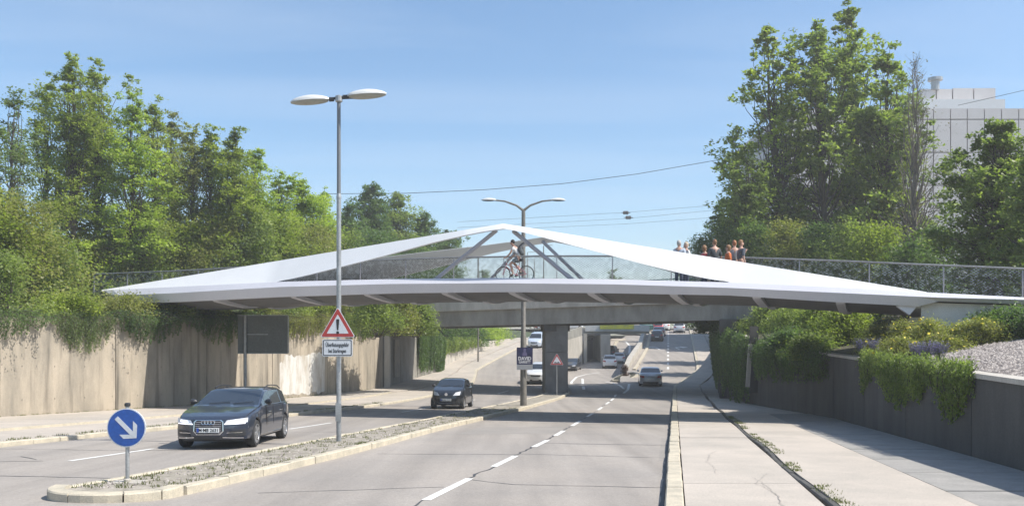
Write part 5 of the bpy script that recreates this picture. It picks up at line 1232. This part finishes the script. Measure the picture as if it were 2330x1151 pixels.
def plainpole(label, px, D, y0, y1, r_, zb_=None):
    a = at(px, D, y0); b = at(px, D, y1); e = empty('lamp_pole', (a.x, D, b.z), label=label, cat='pole'); mb = MB(); mb.tube([(0, 0, 0), (0, 0, a.z-b.z)], [r_, r_*.75], 8); mb.build('pole', M_POLE, e, smooth=True)
    mb = MB(); mb.tube([(0, 0, a.z-b.z), (.1, 0, a.z-b.z+.12), (1.3, 0, a.z-b.z+.15)], .04, 6); mb.build('arm', M_POLE, e); return e
plainpole('slim lamp pole on the left pavement under the road bridge', 1088, 92, 572, 822, .09)
plainpole('slim pole beside the left road behind the poster', 1237, 128, 560, 770, .1)
plainpole('slim pole right of the cyclist seen through the railing', 1200, 150, 575, 745, .09)
o = plainpole('small pole seen right of the cyclist behind the railing net', 1216, 140, 588, 750, .07)
# ------------------------------------------------ traffic signs
RED = mat('sign_red', (.42, .045, .04), .4, (.36, .04, .035), 5, 30); WSG = mat('sign_white', (.62, .64, .66), .4, (.57, .59, .61), 5, 30); BLUE = mat('sign_blue', (.02, .09, .36), .35, (.018, .08, .31), 5, 30); BLK = flat('sign_black', (.012, .013, .015), .5)
def rpoly(poly, r, n=5):
    out_ = []
    k = len(poly)
    for i in range(k):
        p = Vector(poly[i]); a = (Vector(poly[i-1])-p).normalized(); b = (Vector(poly[(i+1) % k])-p).normalized()
        ang = a.angle(b); t = r/math.tan(ang/2); c = p+(a+b).normalized()*(r/math.sin(ang/2)); s0 = p+a*t-c; s1 = p+b*t-c
        a0 = math.atan2(s0.y, s0.x); a1 = math.atan2(s1.y, s1.x); d = (a1-a0+math.pi) % (2*math.pi)-math.pi
        for j in range(n+1): out_.append((c.x+r*math.cos(a0+d*j/n), c.y+r*math.sin(a0+d*j/n)))
    return out_
def tri(s, dz=0): h = s*math.sqrt(3)/2; return [(-s/2, -h/3+dz), (s/2, -h/3+dz), (0, 2*h/3+dz)]
def pl(nm, poly, y0, y1, m, par): mb = MB(); mb.prism(poly, y0, y1); return mb.build(nm, m, par)
def warn(name, label, x, D, zc, s):
    e = empty(name, (x, D, zc), label=label, cat='traffic sign')
    pl('backing', rpoly(tri(s*1.0), .035*s), .0, .02, WSG, e); pl('red_border', rpoly(tri(s*.945), .03*s), -.003, 0, RED, e); pl('white_field', rpoly(tri(s*.63), .012*s), -.006, -.003, WSG, e)
    return e
e = warn('warning_sign', 'red and white warning triangle with a black exclamation mark on the near lamp pole', L1x, 21.86, z_py(744, 21.86), .9*.97)
pl('exclamation_mark', [(-.018, -.075), (.018, -.075), (.04, .17), (.03, .20), (-.03, .20), (-.04, .17)], -.009, -.006, BLK, e)
pl('mark_dot', [(.037*math.cos(a), -.135+.037*math.sin(a)) for a in np.linspace(0, 6.28, 14, endpoint=False)], -.009, -.006, BLK, e)
mb = MB(); mb.box((-.2, .022, -.15), (.2, .05, -.12)); mb.box((-.2, .022, .1), (.2, .05, .13)); mb.build('clamp', M_GALV, e)
e = empty('text_sign', (L1x-.01, 21.86, z_py(791, 21.86)), label='white text plate about flooding danger below the warning triangle', cat='traffic sign')
rc = lambda a, b: [(-a, -b), (a, -b), (a, b), (-a, b)]
pl('backing', rpoly(rc(.375, .215), .04), 0, .02, WSG, e); pl('black_border', rpoly(rc(.355, .195), .03), -.003, 0, BLK, e); pl('white_field', rpoly(rc(.335, .175), .022), -.006, -.003, WSG, e)
text('sign_text', '\u00dcberflutungsgefahr', .135, Matrix.Translation((0, -.008, .07)) @ XZ, BLK, e, .001, .56, .003)
text('sign_text', 'bei Starkregen', .135, Matrix.Translation((0, -.008, -.08)) @ XZ, BLK, e, .001, .56, .003)
mb = MB(); mb.box((-.25, .022, -.02), (.25, .05, .02)); mb.build('clamp', M_GALV, e)
# keep right sign on the nose of the median
Da = 13.7; xa_ = at(290, Da).x; zg = zp(Da)+.1
e = empty('direction_sign', (xa_, Da, zg), label='round blue sign with a white arrow pointing down right on the median tip', cat='traffic sign')
zc = z_py(972, Da)-zg; circ = lambda r, n=40: [(r*math.cos(a), zc+r*math.sin(a)) for a in np.linspace(0, 2*math.pi, n, endpoint=False)]
pl('backing', circ(.302), -.04, -.02, WSG, e); pl('blue_disc', circ(.286), -.043, -.04, BLUE, e)
c45 = math.cos(R(45))
def rot(poly, a, dx=0, dz=0): return [(x*math.cos(a)-z*math.sin(a)+dx, x*math.sin(a)+z*math.cos(a)+dz) for x, z in poly]
A_ = R(-45)
pl('arrow', rot([(-.24, -.035), (.10, -.035), (.02, -.115), (.02, -.175)][0:0]+[(-.22, -.034), (.115, -.034), (.0, -.15), (.09, -.15), (.225, 0), (.09, .15), (.0, .15), (.115, .034), (-.22, .034)], A_, 0, zc), -.047, -.043, WSG, e)
mb = MB(); mb.tube([(0, 0, -.05), (0, 0, zc+.36)], .03, 12); mb.build('pole', M_GALV, e, smooth=True)
mb = MB(); mb.lathe([(.036, zc+.33), (.045, zc+.335), (.045, zc+.375), (.03, zc+.385)], 12); mb.build('pole_cap', M_DARK, e)
mb = MB(); mb.lathe([(.055, 0), (.055, .05), (.036, .06)], 12); mb.box((-.24, -.16, -.04), (.26, .16, .012)); mb.build('base', M_PALE, e)
# sign back on the left
Ds = 45.5; xs0 = at(559, Ds).x
e = empty('large_sign', (xs0, Ds, zp(Ds)+.15), label='large dark grey sign seen from behind on a post by the left wall', cat='road sign')
zb0 = zp(Ds)+.15; z0_, z1s = z_py(803, Ds)-zb0, z_py(718, Ds)-zb0
mb = MB(); mb.box((at(541, Ds).x-xs0, -.0, z0_), (at(654, Ds).x-xs0, .05, z1s)); mb.build('panel', mat('panel_back', (.13, .14, .135), .5, (.11, .12, .115), 2, 10, metal=.2), e)
mb = MB(); a, b = at(540, Ds).x-xs0, at(655, Ds).x-xs0
for bx_ in (((a, -.02, z1s), (b, .07, z1s+.035)), ((a, -.02, z0_-.035), (b, .07, z0_)), ((b, -.02, z0_), (b+.04, .07, z1s))): mb.box(*bx_)
mb.build('panel_frame', M_GALV, e)
mb = MB(); mb.tube([(0, -.09, -.1), (0, -.09, z1s+.05)], .085, 10); mb.build('post', M_GALV, e, smooth=True)
mb = MB(); mb.box((0, -.05, (z0_+z1s)/2-.02), (1.15, -.0, (z0_+z1s)/2+.02)); mb.build('bracket', M_GALV, e)
# triangle on the pier
e = warn('warning_sign', 'faded warning triangle for an uneven road on a thin post before the bridge pier', at(1267, 57.5).x, 57.5, z_py(821, 57.5), .88)
pl('bump_symbol', [(-.2, -.14), (.2, -.14), (.17, -.10), (.10, -.04), (.03, -.10), (-.03, -.10), (-.10, -.04), (-.17, -.10)], -.009, -.006, BLK, e)
mb = MB(); zz0 = z_py(821, 57.5)-zp(57.5); mb.tube([(0, .05, -zz0), (0, .05, .3)], .03, 8); mb.build('pole', M_GALV, e)
# concert poster on the far lamp pole
e = empty('poster_board', (L2x+.06, 44.38, 0), label='dark blue concert poster board tied to the far street lamp pole', cat='poster')
P0, P1, P2_, P3 = z_py(790, 44.4), z_py(829, 44.4), z_py(841, 44.4), 0
pa, pb_ = (1175.5-1191)/F*44.4-.06, (1212-1191)/F*44.4-.06
mb = MB(); mb.box((pa, .0, P2_), (pb_, .03, P0)); mb.build('board', mat('poster_blue', (.028, .03, .10), .5, (.02, .02, .06), 4, 20), e)
mb = MB(); mb.box((pa, -.004, P2_), (pb_, -.001, P1)); mb.build('lower_strip', flat('poster_grey', (.35, .36, .38), .5), e)
PWH = flat('poster_white', (.75, .75, .78), .5)
mc = (pa+pb_)/2
text('poster_text', 'DAVID', .25, Matrix.Translation((mc, -.006, P1+.30)) @ XZ, PWH, e, .001, .88, .008)
text('poster_text', 'GARRETT', .17, Matrix.Translation((mc, -.006, P1+.12)) @ XZ, PWH, e, .001, .82, .005)
mb = MB(); mb.prism([(mc+.07*math.cos(a), P0-.14+.09*math.sin(a)) for a in np.linspace(0, 6.28, 12, endpoint=False)], -.006, -.001)
mb.prism([(mc-.13, P0-.42), (mc+.13, P0-.42), (mc+.10, P0-.26), (mc, P0-.21), (mc-.10, P0-.26)], -.006, -.001); mb.build('portrait', flat('poster_figure', (.16, .14, .26), .5), e)
# light strip on right wall
a = at(1718, 44.6, 782); b = at(1718, 44.6, 880); e = empty('wall_duct', (rw(44.6)-.5, 44.6, b.z), label='pale vertical cable duct on the dark right wall below the bridge', cat='duct')
mb = MB(); mb.box((-.10, -.05, 0), (.10, .05, a.z-b.z), Matrix.Rotation(R(4), 4, 'Y')); mb.build('duct', M_PALE, e); mb = MB(); mb.box((.11, -.03, -.3), (.55, .03, a.z-b.z+.9)); mb.build('bracket', M_DCONC, e)
# ------------------------------------------------ overhead wires
def wire(label, pts, r_=.022):
    p = [at(*q) if len(q) == 3 else q for q in [(a, b, c) for a, b, c in pts]]; mb = MB(); mb.tube([at(a, b, c) for a, b, c in pts], r_, 4)
    o = mb.build('overhead_wire', M_DARK); tag(o, label, 'wire', 'overhead wires'); return o
wire('upper overhead cable sagging from the left trees to the tall right trees', [(740, 96, 441), (920, 96, 440), (1100, 96, 432), (1280, 96, 418), (1450, 96, 396), (1640, 96, 363)], .03)
for y0, y1, ym in ((505, 462, 489), (518, 472, 497), (527, 490, 509)):
    wire(('top','middle','lowest')[(505,518,527).index(y0)]+' one of three thin railway wires crossing above the arch', [(1040, 150, y0), (1430, 150, ym-6*(ym < 490) + (0)), (1690, 150, y1)], .022)
wire('cable passing in front of the office block roof at the right edge', [(2180, 70, 240), (2260, 70, 222), (2420, 70, 185)], .02)
for px, py, lab in ((1424, 484, 'upper dark insulator on the railway wires'), (1430, 495, 'lower dark insulator on the railway wires')):
    p = at(px, 150, py); o = empty('insulator', p, label=lab, cat='insulator'); mb = MB(); M_ = Matrix.Rotation(R(90), 4, 'Y')
    mb.lathe([(.04, -.8), (.06, -.5), (.28, -.45), (.3, -.2), (.28, 0), (.3, .2), (.28, .4), (.06, .5), (.04, .8)], 10, M_); mb.build('insulator_body', M_DARK, o)
# ------------------------------------------------ people
def skin_mesh(name, verts, edges, rad, m, parent, sub=2):
    me = bpy.data.meshes.new(name); me.from_pydata(verts, edges, []); o = link(name, me, m, parent)
    o.modifiers.new('skin', 'SKIN'); me.skin_vertices or me.vertices
    sv = me.skin_vertices[0].data if me.skin_vertices else None
    if sv is None:
        bm = bmesh.new(); bm.from_mesh(me); bm.verts.layers.skin.verify(); bm.to_mesh(me); bm.free(); sv = me.skin_vertices[0].data
    for i, r_ in enumerate(rad):
        sv[i].radius = r_ if isinstance(r_, tuple) else (r_, r_)
    sv[0].use_root = True
    s = o.modifiers.new('sub', 'SUBSURF'); s.levels = sub; s.render_levels = sub
    bpy.context.view_layer.update(); dg = bpy.context.evaluated_depsgraph_get()
    nm = bpy.data.meshes.new_from_object(o.evaluated_get(dg)); o.modifiers.clear(); o.data = nm
    nm.polygons.foreach_set('use_smooth', [True]*len(nm.polygons)); nm.name = name
    return o
SKIN = mat('skin', (.50, .30, .22), .55, (.45, .26, .19), 5, 30)
def chain(Vv, Ev, Rv, start, pts):
    prev = start
    for p, r_ in pts:
        Vv.append(p); Rv.append(r_); Ev.append((prev, len(Vv)-1)) if prev is not None else None; prev = len(Vv)-1
    return prev
def hand(Vv, Ev, Rv, wrist, p, d, side):
    d = Vector(d).normalized(); s = Vector(side).normalized(); p = Vector(p)
    k = chain(Vv, Ev, Rv, wrist, [(tuple(p+d*.05), (.032, .018))])
    for i, (o, L) in enumerate(((-.03, .07), (-.01, .08), (.01, .075), (.03, .06))):
        chain(Vv, Ev, Rv, k, [(tuple(p+d*.09+s*o), .009), (tuple(p+d*(.09+L*.5)+s*o*1.2+Vector((0, 0, -.01))), .008), (tuple(p+d*(.09+L)+s*o*1.2+Vector((0, 0, -.03))), .006)])
    chain(Vv, Ev, Rv, wrist, [(tuple(p+d*.03-s*.035), .011), (tuple(p+d*.07-s*.055), .008)])
def head(root, c, facing, hair_m, hair=1.0):
    f = Vector(facing).normalized(); sd = Vector((-f.y, f.x, 0))
    def hm(nm, rx, ry, rz_, off, m, cut=None):
        bm = bmesh.new(); bmesh.ops.create_uvsphere(bm, u_segments=18, v_segments=14, radius=1)
        for v in bm.verts:
            x, y, z = v.co; x2 = x*rx*(1-.18*max(0, -z)); y2 = y*ry*(1-.22*max(0, -z)); z2 = z*rz_
            if nm == 'hair':
                if x > .35 and z < .35: x2 *= .80; 
                if z < -.1: z2 *= hair
            v.co = Vector(c)+Vector(off)+f*x2+sd*y2+Vector((0, 0, z2))
        me = bpy.data.meshes.new(nm); bm.to_mesh(me); bm.free(); me.polygons.foreach_set('use_smooth', [True]*len(me.polygons)); return link(nm, me, m, root)
    hm('hair', .105, .083, .118, Vector((0, 0, .022))-f*.022, hair_m)
    mb = MB(); fz = Vector(c)
    for sg in (-1, 1):
        q = fz+f*.088+sd*.032*sg+Vector((0, 0, .005)); mb.tube([q-sd*.012, q+sd*.012], .006, 5)
    mb.build('eyes', flat('eye_dark', (.03, .02, .02), .3), root)
    mb = MB(); q = fz+f*.088+Vector((0, 0, -.062)); mb.tube([q-sd*.022, q, q+sd*.022], .005, 5); mb.build('mouth', flat('lip', (.35, .13, .11), .5), root)
def person_standing(label, x, y, z, rz, shirt, trousers, hairm, h=1.75, pose='down', hairlen=1.0, group=None, carried=None):
    root = empty('person', (x, y, z), rz, label, 'person', group); k = h/1.75
    V, E, Rr = [], [], []
    def P(a, b, c): return (a*k, b*k, c*k)
    V.append(P(0, 0, .95)); Rr.append((.155*k, .105*k))
    ch = chain(V, E, Rr, 0, [(P(0, 0, 1.12), (.14*k, .095*k)), (P(0, 0, 1.32), (.165*k, .11*k)), (P(0, 0, 1.43), (.12*k, .08*k)), (P(0, .0, 1.50), .052*k), (P(.01, 0, 1.56), .06*k), (P(.015, 0, 1.64), (.088*k, .075*k)), (P(.01, 0, 1.70), .07*k)])
    sh = 3
    chain(V, E, Rr, ch-1, [(P(.105, 0, 1.625), .014), (P(.112, 0, 1.612), .010)])     # nose
    for s in (1, -1): chain(V, E, Rr, ch-1, [(P(0, s*.083, 1.63), .014)])               # ears
    for s in (1, -1):
        if pose == 'up' and s == 1: arm = [(P(.02, s*.19, 1.40), .055*k), (P(.12, s*.26, 1.18), .042*k), (P(.28, s*.22, 1.34), .03*k)]; d = (.2, 0, .5)
        elif pose == 'fold': arm = [(P(.02, s*.19, 1.40), .055*k), (P(.05, s*.25, 1.16), .042*k), (P(.24, s*.10, 1.15), .03*k)]; d = (.3, -s*.5, 0)
        else: arm = [(P(0, s*.19, 1.40), .055*k), (P(-.02, s*.25, 1.13), .042*k), (P(.05, s*.26, .90), .03*k)]; d = (.1, 0, -1)
        w_ = chain(V, E, Rr, sh, arm); hand(V, E, Rr, w_, V[w_], d, (1, 0, 0))
        chain(V, E, Rr, 0, [(P(0, s*.09, .88), .095*k), (P(.01, s*.10, .50), .06*k), (P(-.01, s*.10, .28), .055*k), (P(-.02, s*.10, .08), .035*k), (P(.06, s*.11, .035), .038*k), (P(.15, s*.12, .03), .03*k)])
    skin_mesh('body', V, E, Rr, SKIN, root, 1)
    head(root, P(.015, 0, 1.645), (1, 0, 0), hairm, hairlen)
    V, E, Rr = [], [], []; V.append(P(0, 0, .97)); Rr.append((.172*k, .12*k))
    c = chain(V, E, Rr, 0, [(P(0, 0, 1.12), (.158*k, .11*k)), (P(0, 0, 1.32), (.18*k, .123*k)), (P(0, 0, 1.44), (.12*k, .088*k))])
    for s in (1, -1):
        e2 = P(.12, s*.26, 1.18) if pose == 'up' and s == 1 else (P(.05, s*.25, 1.16) if pose == 'fold' else P(-.02, s*.25, 1.13))
        chain(V, E, Rr, c-1, [(P(.01, s*.185, 1.39), .072*k), (e2, .058*k)])
    skin_mesh('shirt', V, E, Rr, shirt, root, 2)
    V, E, Rr = [], [], []; V.append(P(0, 0, .96)); Rr.append((.165*k, .115*k))
    for s in (1, -1): chain(V, E, Rr, 0, [(P(0, s*.09, .86), .108*k), (P(.01, s*.10, .50), .078*k), (P(-.01, s*.10, .12), .062*k)])
    skin_mesh('trousers', V, E, Rr, trousers, root, 2)
    for s in (1, -1):
        V, E, Rr = [], [], []; V.append(P(-.05, s*.10, .045)); Rr.append(.045*k); chain(V, E, Rr, 0, [(P(.06, s*.11, .04), .045*k), (P(.17, s*.12, .032), .036*k)]); skin_mesh('shoe', V, E, Rr, flat('shoe_dark', (.05, .045, .04), .6), root, 1)
    return root
def cloth(n, c): return mat('cloth_'+n, c, .9, tuple(v*.8 for v in c), 6, 40)
HG = flat('grey_hair', (.42, .40, .38), .8); HB_ = flat('dark_hair', (.03, .022, .018), .7); HBR = flat('brown_hair', (.25, .13, .06), .7); HRD = flat('auburn_hair', (.35, .14, .06), .7)
def deck_pt(px, wv): s = s_px(px, wv); p = B(s, wv); p.z = zt(s)-.06; return p, s
PE = [(1545, 2.7, 548, 1.75, 'grey haired person in a pale blue shirt, leftmost of the people on the bridge', cloth('pale_blue', (.45, .5, .58)), HG, 'down', 60),
      (1561, 3.6, 552, 1.70, 'fair haired person in a white top, second from the left on the bridge', cloth('white', (.7, .7, .68)), flat('fair_hair', (.5, .4, .3), .8), 'down', 200),
      (1603, 2.9, 560, 1.66, 'person in a red top in the middle of the people on the bridge', cloth('red', (.5, .05, .06)), HBR, 'fold', 30),
      (1626, 2.7, 546, 1.80, 'tall person in a dark grey jacket right of the one in red', cloth('dark_grey', (.07, .08, .085)), HBR, 'down', 100),
      (1671, 3.2, 548, 1.78, 'person in a grey top with auburn hair beside the orange one', cloth('grey', (.33, .33, .35)), HRD, 'down', 80),
      (1657, 2.6, 562, 1.60, 'smaller person in a bright orange top on the bridge', cloth('orange', (.62, .16, .05)), HBR, 'down', 180),
      (1686, 2.8, 547, 1.74, 'person in a dark dress raising a hand, rightmost on the bridge', cloth('dark_print', (.10, .11, .13)), HBR, 'up', 10)]
for px, wv, py, h, lab, shc, hm_, pose, rzd in PE:
    p, s = deck_pt(px, wv)
    hh = z_py(py, p.y)-p.z; person_standing(lab, p.x, p.y, p.z, R(rzd), shc, cloth('jeans', (.06, .08, .13)), hm_, min(max(hh, 1.55), 1.9), pose, 1.0 if h > 1.7 else 1.5, 'people on the white bridge')
# bicycle and rider, heading left along the deck
wv = 2.5; p, s = deck_pt(1171, wv); hd = math.atan2(-EX.y, -EX.x)
def onbike(lx, ly, lz): return (lx, ly, lz)
bike = empty('bicycle', p, hd, 'pink framed city bicycle ridden across the white bridge', 'bicycle')
PK = mat('pink_frame', (.55, .16, .2), .35, (.5, .14, .18), 5, 30, coat=.5)
for wx in (.53, -.53):
    e = empty('wheel', (wx, 0, .345)); e.parent = bike; e.rotation_euler = (R(90), 0, 0)
    mb = MB(); mb.tube([(.33*math.cos(a), .33*math.sin(a), 0) for a in np.linspace(0, 2*math.pi, 36, endpoint=False)], .018, 6, closed=True); mb.build('tyre', TYRE, e, smooth=True)
    mb = MB(); mb.tube([(.305*math.cos(a), .305*math.sin(a), 0) for a in np.linspace(0, 2*math.pi, 36, endpoint=False)], .008, 5, closed=True); mb.build('rim', CHROME, e)
    mb = MB()
    for i in range(20): a = math.pi*2*i/20; mb.tube([(0, 0, .02*(-1)**i), (.3*math.cos(a), .3*math.sin(a), 0)], .0018, 3)
    mb.lathe([(.02, -.03), (.02, .03)], 8); mb.build('spokes', CHROME, e)
mb = MB(); bb = (-.08, 0, .29); st_t = (-.22, 0, .78); hd0, hd1 = (.36, 0, .84), (.40, 0, .70)
for a, b, r_ in ((st_t, bb, .015), (hd1, bb, .018), ((.375, 0, .79), (-.17, 0, .58), .014), (hd0, hd1, .019), (bb, (-.53, .04, .345), .009), (bb, (-.53, -.04, .345), .009), ((-.19, 0, .66), (-.53, .04, .345), .008), ((-.19, 0, .66), (-.53, -.04, .345), .008)):
    mb.tube([a, b], r_, 7)
mb.build('frame', PK, bike, smooth=True)
mb = MB()
for sg in (-1, 1): mb.tube([(.405, .0, .68), (.43, sg*.045, .60), (.53, sg*.045, .345)], .012, 6)
mb.build('fork', PK, bike, smooth=True)
mb = MB(); mb.tube([(.36, 0, .84), (.345, 0, 1.0)], .013, 6); mb.tube([(.22, -.28, 1.02), (.33, -.22, 1.03), (.37, 0, 1.0), (.33, .22, 1.03), (.22, .28, 1.02)], .012, 6); mb.build('handlebar', CHROME, bike, smooth=True)
mb = MB(); mb.tube([(-.36, 0, .93), (-.28, 0, .94), (-.12, 0, .93)], [.07, .06, .02], 8); mb.tube([(-.22, 0, .76), (-.245, 0, .92)], .012, 6); mb.build('saddle', BLACKP, bike, smooth=True)
mb = MB(); mb.tube([(bb[0], -.06, bb[2]), (bb[0], .06, bb[2])], .02, 8); mb.tube([(bb[0], .07, bb[2]), (.07, .08, .24)], .009, 5); mb.tube([(bb[0], -.07, bb[2]), (-.23, -.08, .34)], .009, 5); mb.box((.03, .07, .225), (.12, .16, .245)); mb.box((-.27, -.16, .33), (-.18, -.07, .35)); mb.build('crank', BLACKP, bike)
mb = MB(); mb.lathe([(.085, -.004), (.085, .004)], 18, Matrix.Translation((bb[0], -.05, bb[2])) @ Matrix.Rotation(R(90), 4, 'X')); mb.build('chainring', CHROME, bike)
rider = empty('person', p, hd, 'cyclist in a white t-shirt and shorts riding left across the bridge', 'person')
V, E, Rr = [], [], []
V.append((-.24, 0, 1.02)); Rr.append((.15, .12))
c = chain(V, E, Rr, 0, [((-.16, 0, 1.16), (.13, .10)), ((-.05, 0, 1.36), (.155, .11)), ((.0, 0, 1.45), (.11, .08)), ((.05, 0, 1.52), .052), ((.085, 0, 1.58), .058), ((.11, 0, 1.655), (.092, .078)), ((.105, 0, 1.72), .07)])
chain(V, E, Rr, c-1, [((.20, 0, 1.64), .014), ((.208, 0, 1.625), .01)])
for s_ in (1, -1): chain(V, E, Rr, c-1, [((.10, s_*.085, 1.645), .013)])
for s_ in (1, -1):
    w_ = chain(V, E, Rr, 3, [((.0, s_*.18, 1.42), .055), ((.09, s_*.25, 1.20), .042), ((.24, s_*.25, 1.07), .028)]); hand(V, E, Rr, w_, V[w_], (.4, 0, -.15), (0, s_, .0))
    kn, an, to = ((.16, s_*.12, .78), (.02, s_*.12, .38), (.17, s_*.13, .27)) if s_ > 0 else ((.12, s_*.12, .86), (-.24, s_*.12, .46), (-.10, s_*.13, .385))
    chain(V, E, Rr, 0, [((-.16, s_*.10, .95), .095), (kn, .062), (tuple((Vector(kn)+Vector(an))/2+Vector((-.02, 0, 0))), .056), (an, .035), (to, .03)])
skin_mesh('body', V, E, Rr, SKIN, rider, 1); head(rider, (.11, 0, 1.66), (1, 0, -.05), HB_, .8)
V, E, Rr = [], [], []; V.append((-.23, 0, 1.06)); Rr.append((.16, .13))
c = chain(V, E, Rr, 0, [((-.16, 0, 1.17), (.15, .12)), ((-.05, 0, 1.36), (.172, .125)), ((.0, 0, 1.46), (.11, .085))])
for s_ in (1, -1): chain(V, E, Rr, c-1, [((.0, s_*.17, 1.41), .075), ((.05, s_*.22, 1.29), .065)])
skin_mesh('shirt', V, E, Rr, cloth('white', (.7, .7, .68)), rider, 2)
V, E, Rr = [], [], []; V.append((-.23, 0, 1.0)); Rr.append((.16, .13))
for s_ in (1, -1): chain(V, E, Rr, 0, [((-.13, s_*.105, .94), .108), ((.06, s_*.12, .86) if s_ > 0 else (.04, s_*.12, .89), .085)])
skin_mesh('shorts', V, E, Rr, mat('checked_cloth', (.3, .32, .33), .9, (.05, .07, .08), 14, 40, contrast=(.45, .55)), rider, 2)
for s_, a, b in ((1, (-.01, .125, .32), (.15, .13, .27)), (-1, (-.28, -.125, .42), (-.12, -.13, .385))):
    V, E, Rr = [a], [], [.045]; chain(V, E, Rr, 0, [(tuple((Vector(a)+Vector(b))/2), .045), (b, .035)]); skin_mesh('shoe', V, E, Rr, flat('shoe_dark', (.05, .045, .04), .6), rider, 1)
bag = empty('backpack', p, hd, 'dark grey backpack on the cyclist\'s back', 'backpack')
V, E, Rr = [(-.36, 0, 1.12)], [], [(.13, .09)]; chain(V, E, Rr, 0, [((-.31, 0, 1.25), (.15, .10)), ((-.24, 0, 1.40), (.135, .085)), ((-.18, 0, 1.50), (.09, .05))]); skin_mesh('bag_body', V, E, Rr, cloth('dark_grey', (.07, .08, .085)), bag, 2)
mb = MB()
for s_ in (1, -1): mb.tube([(-.17, s_*.11, 1.50), (.0, s_*.12, 1.56), (.10, s_*.14, 1.40), (.03, s_*.17, 1.24), (-.22, s_*.16, 1.16)], .014, 6)
mb.build('strap', BLACKP, bag, smooth=True)
mb = MB(); mb.tube([(-.22, .05, 1.48), (-.36, .05, 1.60), (-.48, .05, 1.66)], .03, 6); mb.build('rolled_mat', cloth('dark_grey', (.07, .08, .085)), bag, smooth=True)
# ------------------------------------------------ thin haze volume, added to lift the dark tones
hz = MB(); hz.box((-900, -60, -10.5), (900, 420, 36)); ho = mesh('haze', hz.v, hz.f, None, None, 'stuff')
hm_ = bpy.data.materials.new('haze_air'); hm_.use_nodes = True; hm_.node_tree.nodes.clear()
vo = hm_.node_tree.nodes.new('ShaderNodeVolumePrincipled'); vo.inputs['Density'].default_value = .0012; vo.inputs['Color'].default_value = (1, .98, .95, 1); vo.inputs['Anisotropy'].default_value = .2
mo = hm_.node_tree.nodes.new('ShaderNodeOutputMaterial'); hm_.node_tree.links.new(vo.outputs[0], mo.inputs['Volume']); ho.data.materials.append(hm_)
